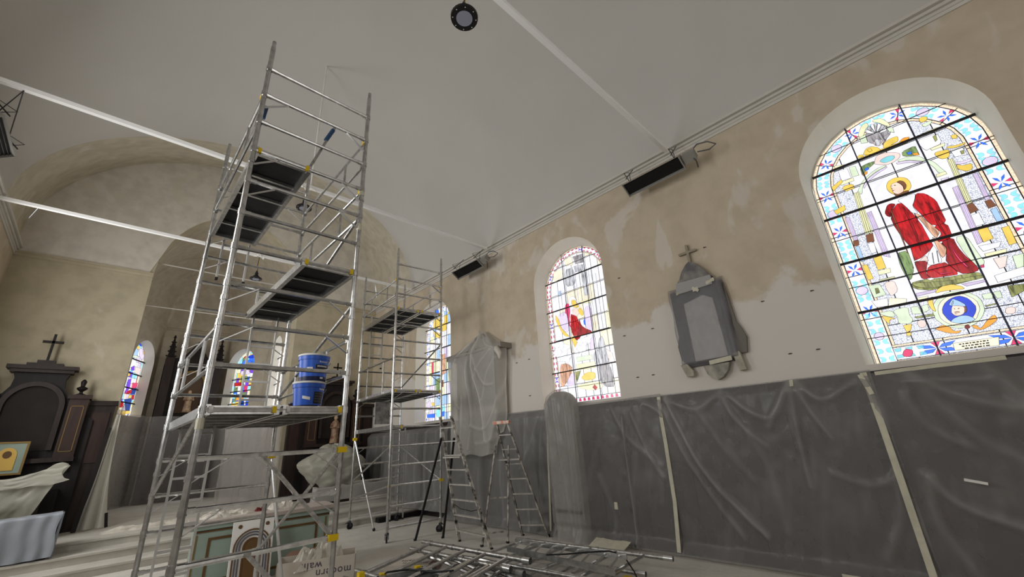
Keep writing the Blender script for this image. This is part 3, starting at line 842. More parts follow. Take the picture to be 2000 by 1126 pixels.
for r_ in range(3):
    x = -.16+.02*r_
    while x < .15:
        wd = random.uniform(.015, .045); z = .19-.034*r_
        b.box((x, 0, z), (x+wd, .001, z+.016), fr=lambda p: W.fr(p[0]*.85+.0, p[2]*.9-.036, .0615+p[1])); x += wd+.012
b.build('tablet_lettering', M_LEAD, W.o)
W.bars([.8, 1.6, 2.39, 3.2], [-.344, .344], thin=[.4, 1.2, 2.0, 2.8, 3.55])

# window 2: kneeling saint in red on clouds
W = Window('window_2', lambda u, v, d: (8.06-d, 5.74-u, 2.7+v), 1.03, 2.88, 3.92)
W._p = W.perim(0); tot = W._p[1][-1]
W.quarries([-1.03, -.88, -.62, -.344, -.1, .12, .344, .5, .7, .88, 1.03], [0, .13, .45, .8, 1.2, 1.6, 2.0, 2.4, 2.8, 3.2, 3.55, 3.92], lambda u, v: random.choice(['white', 'white', 'white', 'cream', 'white']))
for i in range(13):
    a, c = tot*i/13, tot*(i+1)/13
    W.strip(a, c, 0, .03, 'pearl', .008, 'pearl_strip'); W.strip(a, c, .03, .15, 'white', .0075); W.strip(a, c, .15, .175, 'pearl', .008, 'pearl_strip')
    for k in range(5):
        t = a+(c-a)*(k+.5)/5
        if k == 4:
            for sg in (1, -1): W.pane([W.at(t, .09), W.at(t+sg*.07, .035), W.at(t+sg*.05, .09), W.at(t+sg*.07, .145)], 'rose' if i % 2 else 'violet', .0095, 'border_petal', .003)
        else:
            for d0, d1 in ((.04, .065), (.115, .14)): W.pane([W.at(t-.035, d0), W.at(t+.035, d0), W.at(t+.035, d1), W.at(t-.035, d1)], 'rose', .0095, 'border_leaf', .002)
W.pane([(-.88, .03), (.88, .03), (.88, .13), (-.88, .13)], 'white', .008, 'border_pane')
for k in range(14):
    u = -.82+k*.125; W.pane([(u, .045), (u+.075, .045), (u+.06, .115), (u+.01, .115)], 'rose', .0095, 'border_leaf', .003)
draw(W, 'w2', .0035)
random.seed(4)
for ln in GLASS['w2'].strip().split('\n'):       # puffs of cloud
    c, *ps = ln.split()
    P = [tuple(int(x)/100 for x in p.split(',')) for p in ps]
    if c == 'white' and P[0][1] < 1.85:
        m = (sum(p[0] for p in P)/len(P), sum(p[1] for p in P)/len(P))
        for p in P:
            for f in (.35, .8):
                q = (m[0]+(p[0]-m[0])*f, m[1]+(p[1]-m[1])*f); r_ = random.uniform(.05, .085)
                W.pane([(q[0]+r_*math.cos(2*math.pi*k/12), q[1]+r_*math.sin(2*math.pi*k/12)) for k in range(12)], 'white', name='cloud_pane', lead=.0015)
# folds and columns, drawn as narrow panes
for (u, v, u2, v2, wd, cc) in ((-.24, 2.1, -.2, 1.72, .016, 'dred'), (-.17, 2.08, -.1, 1.74, .016, 'dred'), (-.12, 1.95, .06, 1.76, .014, 'dred'), (.5, 1.1, .44, .5, .02, 'grey'), (.56, 1.0, .54, .4, .02, 'grey'), (.64, .9, .66, .35, .02, 'grey'),
                               (.42, 3.2, .42, 1.6, .012, 'lgrey'), (.5, 3.2, .5, 1.6, .012, 'lgrey'), (.62, 3.0, .62, 1.6, .012, 'lgrey'), (-.6, 2.9, -.6, 2.2, .012, 'lgrey'), (-.5, 2.9, -.5, 2.2, .012, 'lgrey'), (-.05, 3.4, -.05, 2.3, .014, 'lgrey'), (.02, 3.4, .02, 2.3, .014, 'lilac')):
    W.pane([(u-wd/2, v), (u+wd/2, v), (u2+wd/2, v2), (u2-wd/2, v2)], cc, name='fold_pane', lead=.001)
W.bars([.78, 1.56, 2.36, 3.15], [-.344, .344], r=.016, thin=[.38, 1.17, 1.96, 2.75, 3.5])

# window 3: behind the far tower
W = Window('window_3', lambda u, v, d: (8.06-d, 11.7-u, 2.7+v), 1.01, 2.88, 3.95)
W._p = W.perim(0); tot = W._p[1][-1]
W.quarries([-1.01, -.75, -.55, -.34, -.1, .12, .344, .56, .78, 1.01], [0, .25, .5, .8, 1.2, 1.6, 2.0, 2.4, 2.8, 3.2, 3.55, 3.95], lambda u, v: random.choice(['white', 'white', 'pyel', 'cream', 'white', 'pblue', 'lilac', 'white']) if v < 2.9 else random.choice(['white', 'gold', 'white', 'pblue']))
for i in range(12):
    a, c = tot*i/12, tot*(i+1)/12
    W.strip(a, c, 0, .04, 'pearl', .008, 'pearl_strip'); W.strip(a, c, .04, .22, 'white', .0075)
    for k in range(4):
        t = a+(c-a)*(k+.5)/4
        for d0, d1, cc in ((.06, .11, 'lilac' if k % 2 else 'blue'), (.15, .2, 'pblue')): W.pane([W.at(t-.045, d0), W.at(t+.03, d0), W.at(t+.045, d1), W.at(t-.03, d1)], cc, .0095, 'border_leaf', .004)
draw(W, 'w3', .006)
W.bars([.8, 1.6, 2.4, 3.2], [-.337, .337], r=.018, thin=[.4, 1.2, 2.0, 2.8])

# apse windows
def apse_win(name, key, c, ud, nd, pal, seed):
    random.seed(seed)
    W = Window(name, lambda u, v, d: (c[0]+ud[0]*u-nd[0]*d, c[1]+ud[1]*u-nd[1]*d, 3.7+v), .8, 2.06, 2.88)
    W._p = W.perim(0); tot = W._p[1][-1]
    W.quarries([-.8, -.62, -.44, -.22, 0, .22, .44, .62, .8], [.0, .2, .42, .62, .84, 1.05, 1.26, 1.47, 1.68, 1.9, 2.1, 2.35, 2.6, 2.88], lambda u, v: random.choice(pal))
    for i in range(12):
        a, d_ = tot*i/12, tot*(i+1)/12
        W.strip(a, d_, 0, .05, 'white', .008, 'pearl_strip'); W.strip(a, d_, .05, .13, 'pyel' if i % 2 else 'cyan', .008)
    draw(W, key, .008)
    W.bars([.5, 1.05, 1.6, 2.15], [], r=.026)
apse_win('window_4', 'wL', (.40, 22.07), (.43, .903), (-.903, .43), ['white', 'lilac', 'pink', 'violet', 'cyan', 'rose', 'white', 'gold', 'blue'], 3)
apse_win('window_5', 'wR', (4.40, 22.07), (.43, -.903), (.903, .43), ['blue', 'cyan', 'gold', 'dgreen', 'violet', 'white', 'pyel', 'blue', 'red'], 5)
W = Window('window_6', lambda u, v, d: (5.0-d, 18.7-u*1.0, 3.66+v), .82, 2.06, 2.88)
W.quarries([-.82, -.4, 0, .4, .82], [0, .5, 1.0, 1.5, 2.0, 2.5, 2.88], lambda u, v: 'white'); W.bars([.5, 1.05, 1.6, 2.15], [], r=.02)

# ------------------------------------------------------------------ tie beams, lamps, heaters
def beam(y, label, hang=False):
    b = MB(); b.box((XL+.05, y-.04, 7.43), (7.38, y+.04, 7.5))
    o = b.build('tie_beam', M_BEAM); tag(o, label, 'beam', 'white tie beams across the nave')
    OFF[o.name] = OFF[o.name]
    if hang:
        b = MB(); b.tube([(2.3, y, 7.5), (2.3, y, 11.04)], .018, 6); b.build('hanger_rod', M_WHITEP, o)
    return o
b0 = beam(2.6, 'nearest white tie beam, running off the top edge to the right wall heater')
b1 = beam(8.4, 'middle white tie beam carrying a thin upright rod to the vault', True)
b2 = beam(12.75, 'farthest white tie beam, in front of the unpainted chancel vault')
def knot(beam_o, x, y, seed):
    random.seed(seed); b = MB()
    for k in range(7):
        p = Vector((x+random.uniform(-.16, .16), y, 7.46)); q = p+Vector((random.uniform(-.12, .12), random.uniform(-.1, .1), random.uniform(-.12, .12)))
        b.tube([p-(q-p)*.6, p, q], [.015, .05, .012], 6)
    b.build('film_wrap', M_WHITEP, beam_o)
knot(b1, 2.15, 8.4, 2); knot(b2, 2.38, 12.75, 3)
def bx_tie(y, z, label):
    b = MB(); b.tube([(.24, y, z), (4.55, y, z)], .022, 6); tag(b.build('tie_rod', M_CORN), label, 'rod')
bx_tie(16.35, 7.97, 'thin tie rod across the chancel arch, near its spring')
bx_tie(19.65, 7.46, 'thin tie rod deep inside the apse vault')
def lamp(x, y, z, ztop, label, r=.15):
    t = thing('pendant_lamp', label, 'lamp', (x, y, z), 'black pendant lamps under the tie beams')
    b = MB(); b.lathe((0, 0, 0), [(r*.78, 0), (r, .0), (r*1.02, .03), (r*.9, .05), (r*.55, .07), (r*.5, .1), (r*.3, .12), (r*.28, .2), (r*.16, .22), (r*.12, .26)], 24); sh = b.build('lamp_shade', M_BLK, t, 'a')
    b = MB(); b.lathe((0, 0, -.004), [(r*.6, 0), (r*.6, .01)], 20); b.build('lens', M_LENS, t)
    for k in range(8):
        a = 2*math.pi*k/8+.2; b = MB(); b.lathe((r*.86*math.cos(a), r*.86*math.sin(a), -.004), [(.006, 0), (.006, .006)], 6); b.build('screw', M_WHITEP, sh)
    b = MB(); b.tube([(0, 0, .26), (.015, .01, .34), (-.01, 0, .42), (0, 0, ztop-z)], .008, 6); b.build('cord', M_BLK, t)
    b = MB(); b.tube([(.02, 0, .24), (.03, .01, .36), (.012, 0, .5), (.01, 0, ztop-z)], .005, 5); b.build('chain', M_YEL, t)
lamp(2.09, 2.6, 6.58, 7.42, 'black pendant lamp with a round pale lens at the top edge', .155)
lamp(2.22, 8.4, 6.9, 7.42, 'black pendant lamp seen behind the tall tower\'s upper half')
lamp(2.37, 12.75, 6.72, 7.42, 'black pendant lamp seen through the tall tower above its middle deck')
def heater(loc, sx, label):
    """infra-red heater, length along y, tilted opening; sx = -1 hangs at the right wall"""
    t = thing('infrared_heater', label, 'heater', loc, 'infrared heaters hung along the walls')
    L2 = .62; c, s_ = math.cos(R(35)), math.sin(R(35))
    fr = lambda p: (sx*(p[0]*c+p[2]*s_), p[1], -p[0]*s_*1.0+p[2]*c)
    b = MB()
    prof = [(-.16, -.1), (-.1, .06), (.1, .06), (.16, -.1), (.15, -.1), (.095, .048), (-.095, .048), (-.15, -.1)]
    b.prism(prof, lambda u, v, d: fr((u, d, v)), -L2, L2); b.build('housing', M_GREYM, t)
    b = MB(); b.box((-.12, -L2+.01, -.055), (.12, L2-.01, -.045), fr=fr); b.build('burner_face', M_BLK, t)
    for k in range(5):
        b = MB(); b.tube([fr((-.09+.045*k, -L2+.02, -.07)), fr((-.09+.045*k, L2-.02, -.07))], .006, 5); b.build('grille_wire', M_BLK, t)
    for sy in (-1, 1):
        b = MB(); b.prism([(-.165, -.105), (-.105, .065), (.105, .065), (.165, -.105)], lambda u, v, d: fr((u, d, v)), sy*L2-.01, sy*L2+.01); b.build('end_plate', M_GREYM, t)
    b = MB(); b.box((-.09, -L2-.26, -.06), (.09, -L2-.03, .1), fr=fr); b.build('gas_box', M_GREYM, t)
    for y in (-.5, .5):
        b = MB(); b.tube([(0, y, .08), (sx*.47, y, .3)], .012, 5); b.build('wall_arm', M_STEEL, t)
        b = MB(); b.tube([(sx*.0, y, .06), (sx*.1, y+.05, .42), (-sx*.25, y, .22), (0, y, .06)], .008, 5); b.build('hanging_bracket', M_STEEL, t)
        b = MB(); b.tube([(sx*.2, y, .52), (-sx*.2, y, .1)], .011, 5); b.build('support_arm', M_STEEL, t)
    b = MB(); pts = [(0, -L2-.2, .1), (-.02, -L2-.32, .2), (-.05, -L2-.5, .16), (-.1, -L2-.62, .06), (-.05, -L2-.5, -.02), (0, -L2-.3, .02)]
    b.tube([(sx*-p[0], p[1], p[2]) for p in pts], .012, 6); b.build('gas_hose', M_STEEL, t)
    b = MB(); b.tube([(0, -L2-.2, -.05), (.02, -L2-.24, -.14), (0, -L2-.25, -.3)], .012, 6); b.build('pull_cord', M_STEEL, t)
heater((7.2, 2.9, 6.93), 1, 'black-faced heater under the cornice between the two nearer windows')
heater((7.2, 9.05, 7.0), 1, 'black-faced heater under the cornice above the shrouded wall monument')
heater((-2.2, 9.42, 7.12), -1, 'black-faced heater at the left edge below the tie beam')
t = bpy.data.objects['infrared_heater.002']
for q in ((.1, .3, .2), (.05, -.45, .1)):
    b = MB(); b.tube([(.33, -1.02, .3), q], .008, 5); b.build('suspension_wire', M_STEEL, t)

# ------------------------------------------------------------------ scaffold towers
DZ, Z0 = .43, .295
def zi(i): return Z0+DZ*i
def tower(loc, rotz, L, label, decks, guards, braces, fbraces, ladders, casters, top=15, stab=None, plates=True):
    t = thing('scaffold_tower', label, 'scaffold', loc, 'rolling scaffold towers', rotz)
    Wd = 1.35; r = .03
    lifts = [(0, 3), (4, 7), (8, 11), (12, 15)]
    for y in (0, L):
        for n_, (a, c) in enumerate(lifts):
            for x, sg in ((0, 1), (Wd, -1)):
                b = MB(); z0, z1 = zi(a)-.17, zi(c)+.26+(.12 if c == 15 else 0)
                if a == 0: z0 = .2
                b.tube([(x, y, z0), (x, y, z1)], r, 10)
                b.lathe((x, y, z1), [(r*.8, -.01), (r*.8, .1)], 10) if c == 15 else b.lathe((x, y, z1-.02), [(r+.008, 0), (r+.008, .05)], 10)
                for i in range(a, c+1):
                    b.lathe((x, y, zi(i)-.035), [(r+.007, 0), (r+.007, .07)], 10); b.tube([(x, y, zi(i)), (x+sg*.09, y, zi(i))], .029, 8)
                so = b.build('standard', M_ALU, t, 'a')
                for i in ((a, c) if c < 15 else (a, 14)) if n_ else (c,):
                    b = MB(); b.bar((x+sg*.02, y-.0, zi(i)-.2), (x+sg*.3, y, zi(i)-.01), .008, .035, (0, 1, 0)); b.build('gusset_bar', M_ALUL, so)
            for i in range(a, c+1):
                b = MB(); b.tube([(r, y, zi(i)), (Wd-r, y, zi(i))], .023, 8); b.build('rung', M_ALU, t, 'a')
    for (x0, x1, i) in decks:
        z = zi(i)+.04; b = MB(); s_ = .05
        for x in (x0, x1-s_): b.box((x, -.02, z-.09), (x+s_, L+.02, z+.01))
        for y in (0.0, L-.04): b.box((x0, y, z-.08), (x1, y+.04, z))
        d = b.build('deck', M_ALU, t)
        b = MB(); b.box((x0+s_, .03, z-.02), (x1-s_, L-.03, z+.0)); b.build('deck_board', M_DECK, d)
        for y in (L*.2, L*.4, L*.6, L*.8):
            b = MB(); b.box((x0+s_, y-.02, z-.07), (x1-s_, y+.02, z-.03)); b.build('cross_bar', M_ALU, d)
        for y in (0, L):
            for x in (x0+.05, x1-.05):
                b = MB(); b.box((x-.018, y-.034, zi(i)-.03), (x+.018, y+.034, zi(i)+.033)); b.build('deck_hook', M_YEL if (y == 0 and i > 5 or x > x1-.1 and y == 0) else M_ALUD, d)
    for (x, i, j) in guards:
        b = MB()
        for q in (i, j): b.tube([(x, .03, zi(q)-.03), (x, L-.03, zi(q)-.03)], .021, 8)
        for y in (L*.27, L*.73): b.tube([(x, y, zi(i)-.03), (x, y, zi(j)-.03)], .018, 8)
        g = b.build('guard_rail', M_ALU, t, 'a')
        for q in (i, j):
            for y in (.03, L-.03):
                b = MB(); b.box((x-.032, y-.028, zi(q)-.06), (x+.032, y+.028, zi(q)+.003)); b.build('rail_claw', M_ALUD if q not in (14, 12) or y > 1 else M_YEL, g)
    for (p, q) in braces+fbraces:
        p = Vector((p[0], p[1], zi(p[2]))); q = Vector((q[0], q[1], zi(q[2])))
        b = MB(); b.tube([p, q], .021, 8); g = b.build('diagonal_brace', M_ALUD, t, 'a')
        for e in (p, q):
            k = .05 if e.x > 1.3 and e.y < .1 and e.z < 2.3 and e.z > .4 else .03
            b = MB(); b.box((e.x-k, e.y-k*.9, e.z-k*.6), (e.x+k, e.y+k*.9, e.z+k*.6)); b.build('brace_claw', M_YEL if k > .04 or (e.x < .1 and e.y < .1 and loc[0] > 3) else M_ALUD, g)
    for (xa, xb, y, za, zb) in ladders:
        b = MB(); b.bar((xa, y, za), (xa, y, zb), .025, .05, (0, 1, 0)); b.bar((xa, y, zb-.1), (xb, y, zb-.1), .025, .03)
        ld = b.build('access_ladder', M_ALUL, t)
        b = MB(); b.bar((xb, y, za), (xb, y, zb), .025, .05, (0, 1, 0)); b.build('ladder_rail', M_ALUL, ld)
        z = zb-.38
        while z > za+.05:
            b = MB(); b.bar((xa, y, z), (xb, y, z), .025, .03); b.build('ladder_rung', M_ALUL, ld); z -= .28
        for x in (xa, xb):
            b = MB(); b.box((x-.02, y-.03, za-.04), (x+.02, y+.03, za)); b.build('ladder_foot', M_BLK, ld)
    for (x, y, yaw) in casters:
        c, s_ = math.cos(yaw), math.sin(yaw)
        b = MB(); b.tube([(x, y, .2), (x, y, .36)], .024, 8); b.lathe((x, y, .17), [(.045, 0), (.05, .02), (.03, .05)], 10)
        for sg in (-1, 1): b.bar((x+s_*sg*.035, y-c*sg*.035, .19), (x+c*.03+s_*sg*.035, y+s_*.03-c*sg*.035, .08), .012, .06, (c, s_, 0))
        f = b.build('caster', M_STEEL, t)
        b = MB(); b.lathe((x+c*.03-s_*-.02, y+s_*.03-c*.02, .085), [(.05, -.0), (.084, .004), (.085, .02), (.084, .036), (.05, .04)], 16, axis=(-s_, c, 0)); b.build('wheel', M_BLK, f, 'a')
        b = MB(); b.bar((x-c*.02, y-s_*.02, .19), (x-c*.11, y-s_*.11, .16), .04, .012); b.build('brake_pedal', M_STEEL, f)
    if stab:
        for (p, q) in stab:
            b = MB(); b.tube([p, q], .022, 8); g = b.build('stabiliser_leg', M_ALUL, t, 'a')
            b = MB(); b.sphere(q, .04, 10, 6); b.build('rubber_foot', M_BLK, g, 'a')
            b = MB(); b.box((p[0]-.05, p[1]-.045, p[2]-.03), (p[0]+.05, p[1]+.045, p[2]+.04)); b.build('leg_clamp', M_YEL, g)
    return t
L1 = 2.64
T1 = tower((.665, 4.915, 0), 0, L1, 'tall aluminium scaffold tower in the left foreground with two blue buckets on it',
      [(.01, .655, 12), (.69, 1.34, 9), (.01, .66, 5), (.69, 1.34, 5)],
      [(1.35, 14, 13), (1.35, 12, 11), (1.35, 7, 6), (0, 14, 13), (0, 7, 6)],
      [((1.35, 0, 8), (1.35, L1, 6)), ((0, 0, 5), (0, L1, 3)), ((1.35, 0, 4), (1.35, L1, 1)), ((1.35, L1, 9), (1.35, 0, 11))],
      [((.56, 0, 4), (1.33, 0, 2)), ((.55, 0, 2), (1.33, 0, 0))],
      [(.14, .51, L1-.2, .35, 2.44), (.2, .57, L1+.02, 4.72, 5.4), (.80, 1.16, L1-.02, 2.68, 4.6)],
      [(0, 0, .4), (1.35, 0, 2), (0, L1, 1.2), (1.35, L1, 2.5)], stab=[((1.35, L1, 1.98), (1.62, L1-.5, .06))])
# masking tape round the standards and blue grips
for x, y, z in ((.665, 4.915, 2.27), (2.015, 4.915, 5.35), (2.015, 4.915, 4.8)):
    b = MB(); b.lathe((x-.665, y-4.915, z), [(.034, 0), (.035, .05), (.034, .1)], 10); b.build('tape_band', M_TAPE, T1)
for p, q in (((.06, .1, 6.22), (.05, .13, 6.05)), ((.80, .03, 6.04), (.88, .02, 6.26))):
    b = MB(); b.tube([p, q], .028, 8); b.build('blue_hand_grip', M_BLUEP, T1)
b = MB(); b.tube([(.9, .02, 6.32), (.64, .05, 5.5)], .018, 8); b.build('stay_bar', M_ALUD, T1)
L2 = 2.5
T2 = tower((5.07, 9.5, 0), R(-5), L2, 'smaller scaffold tower in front of the far stained glass window',
      [(.01, .66, 12), (.69, 1.34, 12), (.01, .66, 7), (.69, 1.34, 7), (.01, .3, 5)],
      [(0, 14, 13), (1.35, 14, 13), (0, 9, 7), ],
      [((0, 0, 4), (0, L2, 2)), ((0, 0, 2), (0, L2, 1)), ((1.35, 0, 10), (1.35, L2, 8)), ((1.35, L2, 4), (1.35, 0, 2))], [],
      [(.25, .62, L2-.05, 4.3, 5.9), (1.0, 1.38, L2-.3, .12, 2.5)],
      [(0, 0, 1.2), (1.35, 0, 2.4), (0, L2, .3), (1.35, L2, 2.0)], stab=[((0, L2, 2.25), (.34, 1.62, .05))])
b = MB(); b.box((.2, L2-.9, 2.6), (.62, L2-.86, 3.2)); b.build('plaster_board', mat('smeared_board', srgb(176, 172, 166), .8, c2=srgb(120, 118, 116), vscale=8), T2)

# paint buckets on the low deck
def bucket(loc, label, kind, rz):
    t = thing('paint_bucket', label, 'bucket', loc, 'blue paint buckets on the low deck', rz)
    h = .33; r0_, r1_ = .155, .18
    b = MB(); b.lathe((0, 0, 0), [(r0_, 0), (r0_+.003, .055)], 32); b.build('bucket_base', M_BLUED, t, 'a')
    b = MB(); b.lathe((0, 0, .055), [(r0_+.003, 0), (r1_-.004, h-.12), (r1_+.004, h-.12), (r1_+.008, h-.075)], 32); b.build('bucket_body', M_BLUE, t, 'a')
    b = MB(); b.lathe((0, 0, h-.02), [(r1_+.006, 0), (r1_+.012, .004), (r1_+.012, .022), (r1_-.0, .028), (r1_-.012, .02)], 32); b.build('lid', M_WHITEP, t, 'a')
    rad = lambda z: r0_+.003+(r1_-.004-r0_-.003)*max(0, min(1, (z-.055)/(h-.12)))
    def patch(a0, a1, z0, z1, name, m, off=.0025, slant=0):
        b = MB()
        b.grid(lambda u, v: ((rad(z0+(z1-z0)*v)+off)*math.cos(a0+(a1-a0)*u), (rad(z0+(z1-z0)*v)+off)*math.sin(a0+(a1-a0)*u), z0+(z1-z0)*v+slant*u), 8, 3)
        return b.build(name, m, t, 'all')
    A = R(-95)
    if kind == 0:
        patch(A+.15, A+.95, .07, .21, 'black_label', M_LABEL)
        b = MB()
        for k in range(4):
            for q in range(5):
                a = A+.22+.14*q; z = .09+.03*k; rr = rad(z)+.004; b.add([(rr*math.cos(a), rr*math.sin(a), z), (rr*math.cos(a+.1), rr*math.sin(a+.1), z), (rr*math.cos(a+.1), rr*math.sin(a+.1), z+.014), (rr*math.cos(a), rr*math.sin(a), z+.014)], [(0, 1, 2, 3)])
        b.build('label_print', M_STEEL, t)
        patch(A-.62, A-.1, .13, .165, 'white_sticker', M_WHITEP, .003, -.02)
        patch(A+.55, A+.8, .025, .045, 'white_sticker', M_WHITEP, .006)
        wz, wa = .232, A+.5
    else:
        patch(A-.1, A+.95, .12, .2, 'black_label', M_LABEL); patch(A-.05, A+.75, .105, .122, 'green_label_strip', M_LABG, .003)
        b = MB()
        for q in range(8):
            a = A+.02+.1*q; z = .17; rr = rad(z)+.004; b.add([(rr*math.cos(a), rr*math.sin(a), z), (rr*math.cos(a+.075), rr*math.sin(a+.075), z), (rr*math.cos(a+.075), rr*math.sin(a+.075), z+.018), (rr*math.cos(a), rr*math.sin(a), z+.018)], [(0, 1, 2, 3)])
        b.build('label_print', M_WRITE, t)
        patch(A-.68, A-.28, .135, .165, 'white_sticker', M_WHITEP, .003)
        patch(A+.3, A+.55, .025, .045, 'white_sticker', M_WHITEP, .006)
        wz, wa = .225, A+.15
    b = MB()                               # white script on the blue
    for q in range(7):
        a = wa+.09*q; hh = (.022, .016, .018, .015, .018, .016, .015)[q]; rr = rad(wz)+.004
        b.tube([(rr*math.cos(a), rr*math.sin(a), wz), (rr*math.cos(a+.02), rr*math.sin(a+.02), wz+hh), (rr*math.cos(a+.05), rr*math.sin(a+.05), wz+hh*.8), (rr*math.cos(a+.06), rr*math.sin(a+.06), wz), (rr*math.cos(a+.085), rr*math.sin(a+.085), wz+hh*.3)], .0025, 4)
    b.build('white_script', M_WRITE, t)
    b = MB(); pts = [((r1_+.016)*math.cos(a), (r1_+.016)*math.sin(a), .25-.19*math.sin((a-R(-20))/math.pi*1.0)) for a in [R(-20)+math.pi*k/14 for k in range(15)]]
    b.tube(pts, .004, 5); b.build('wire_handle', M_WHITEP, t)
bucket((1.79, 5.5, 2.487), 'lower of the two stacked blue paint buckets, with a square black label', 0, 0)
bucket((1.82, 5.51, 2.487+.345), 'upper blue paint bucket, standing on the other bucket', 1, 0)

# ------------------------------------------------------------------ sheets along the right wall
def lines_disp(lines, sc_a=1, sc_w=1):
    segs = []
    for pts, a, wd in lines:
        P = []
        for i in range(len(pts)-1):             # smooth the polyline a little
            for k in range(4):
                t = k/4; p0 = pts[max(i-1, 0)]; p1 = pts[i]; p2 = pts[i+1]; p3 = pts[min(i+2, len(pts)-1)]
                P.append(tuple(.5*((2*p1[j])+(-p0[j]+p2[j])*t+(2*p0[j]-5*p1[j]+4*p2[j]-p3[j])*t*t+(-p0[j]+3*p1[j]-3*p2[j]+p3[j])*t**3) for j in (0, 1)))
        P.append(pts[-1]); segs.append((P, a*sc_a, wd*sc_w))
    def f(y, z):
        s = 0
        for P, a, wd in segs:
            best = 9
            for (ax, az), (bx, bz) in zip(P, P[1:]):
                dx, dz = bx-ax, bz-az; l2 = dx*dx+dz*dz
                t = max(0, min(1, ((y-ax)*dx+(z-az)*dz)/l2)) if l2 else 0
                q = (y-ax-dx*t)**2+(z-az-dz*t)**2
                if q < best: best = q
            if best < 9*wd*wd: s += a*math.exp(-best/(wd*wd))
        return s
    return f
def wall_sheet(y0, y1, ztopf, lines, label, seed, bulge=None, m=None, ny=120, nz=64, amp=.03, xo=.1, fr=None, zb=0.02, group='plastic sheets along the right wall', tape=None):
    f = lines_disp(lines, .6, .6); fw = lines_disp(lines, 1, 1.1)
    def pt(u, v):
        y = y0+(y1-y0)*u; zt = ztopf(y); z = zt+(zb-zt)*v
        d = xo+f(y, z)+amp*(.25+v)*fbm((y*2.1+seed*7, z*.55, seed), 3)+.012*fbm((y*7, z*3.5, seed+3), 2)
        if v < .06: d = d*v/.06+.03*(1-v/.06)
        if v > .93: d += .12*(v-.93)/.07
        if bulge: d += bulge(y, z)
        return fr(y, z, d) if fr else (XR-max(.02, d), y, z)
    b = MB(); b.grid(pt, ny, nz)
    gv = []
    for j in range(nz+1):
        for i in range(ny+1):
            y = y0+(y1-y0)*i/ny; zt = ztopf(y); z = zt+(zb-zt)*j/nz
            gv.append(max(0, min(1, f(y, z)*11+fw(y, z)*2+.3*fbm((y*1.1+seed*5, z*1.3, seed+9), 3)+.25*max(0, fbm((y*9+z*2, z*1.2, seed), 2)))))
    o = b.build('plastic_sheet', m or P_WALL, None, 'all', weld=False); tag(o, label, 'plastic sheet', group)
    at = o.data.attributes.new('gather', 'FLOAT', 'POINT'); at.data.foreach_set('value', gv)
    if tape:
        for (pts, wd) in tape:
            b = MB()
            for (ya, za), (yb, zb_) in zip(pts, pts[1:]):
                def pos(y, z):
                    u = (y-y0)/(y1-y0); zt = ztopf(y); v = (z-zt)/(zb-zt); p = pt(max(0, min(1, u)), max(0, min(1, v))); return Vector(p)-Vector((.012, 0, 0)) if not fr else Vector(p)
                a_, c_ = pos(ya, za), pos(yb, zb_); e = (c_-a_).normalized(); s_ = Vector((0, e.z, -e.y))*wd/2
                if abs(e.y) > .7: s_ = Vector((0, 0, wd/2))
                x_ = Vector((-.004, 0, 0))
                b.add([a_-s_, a_+s_, c_+s_, c_-s_, a_-s_+x_, a_+s_+x_, c_+s_+x_, c_-s_+x_], [(0, 1, 2, 3), (4, 7, 6, 5), (0, 4, 5, 1), (1, 5, 6, 2), (2, 6, 7, 3), (3, 7, 4, 0)])
            b.build('tape_strip', M_TAPE, o)
    return o
flat = lambda z: (lambda y: z)
wall_sheet(.74, -4.2, flat(2.58), [([(.45, 1.29), (.29, .99), (-.15, .77), (-.8, .6)], .07, .07), ([(.47, 1.29), (.52, .82), (.35, .25)], .05, .08), ([(.31, 2.56), (-.01, 2.25), (-.55, 2.0), (-1.4, 1.95)], .05, .09),
      ([(.39, 2.3), (.28, 1.85), (-.01, 1.6)], .04, .08), ([(.5, 2.5), (.2, 2.42), (-.4, 2.36)], .03, .06), ([(.3, 2.5), (-.2, 1.6), (-.9, 1.2)], .04, .1), ([(-.4, 2.5), (-.7, 1.8), (-.8, .6)], .04, .1)],
      'dark plastic sheet under the nearest window, at the right edge, with a pole behind', 1,
      tape=[([(.62, 2.57), (.0, 2.58), (-.6, 2.59)], .05), ([(.2, .045), (.0, .045)], .09)])
wall_sheet(3.82, .66, flat(2.63), [([(3.72, 2.66), (3.33, 1.52), (2.93, .91), (2.47, .42)], .085, .07), ([(3.76, 2.36), (3.56, 1.66), (3.23, 1.02), (2.82, .36)], .05, .06), ([(2.68, 2.57), (2.56, 2.13), (2.18, 1.68)], .05, .07),
      ([(2.72, 2.56), (3.16, 2.31), (3.71, 2.55)], .06, .07), ([(2.59, 2.53), (2.34, 2.24), (2.0, 2.1), (1.64, 2.6)], .06, .07), ([(1.64, 2.64), (1.92, 2.22), (2.08, 1.95)], .05, .06), ([(1.62, 2.64), (1.49, 2.18), (1.32, 1.76)], .05, .06),
      ([(1.63, 2.64), (1.71, 1.93), (1.74, 1.13)], .05, .06), ([(1.58, 2.62), (1.3, 2.29), (.86, 2.5)], .06, .06), ([(.72, 1.31), (1.02, 1.15), (1.44, 1.3)], .035, .06), ([(.75, 1.3), (.9, .7), (1.14, .3)], .04, .07), ([(3.2, 2.5), (2.9, 1.8), (2.5, 1.2)], .03, .1), ([(2.4, 1.9), (2.2, 1.2), (2.2, .5)], .03, .1)],
      'dark plastic sheet below the wrapped wall monument, with a pale tape down its right edge', 2,
      tape=[([(.74, 2.6), (.73, 1.9), (.73, 1.3), (.74, .7), (.74, .05)], .075), ([(.78, 2.58), (.72, 2.3)], .06), ([(1.62, 2.62), (1.62, 2.52)], .06), ([(1.65, .05), (1.25, .05)], .09)])
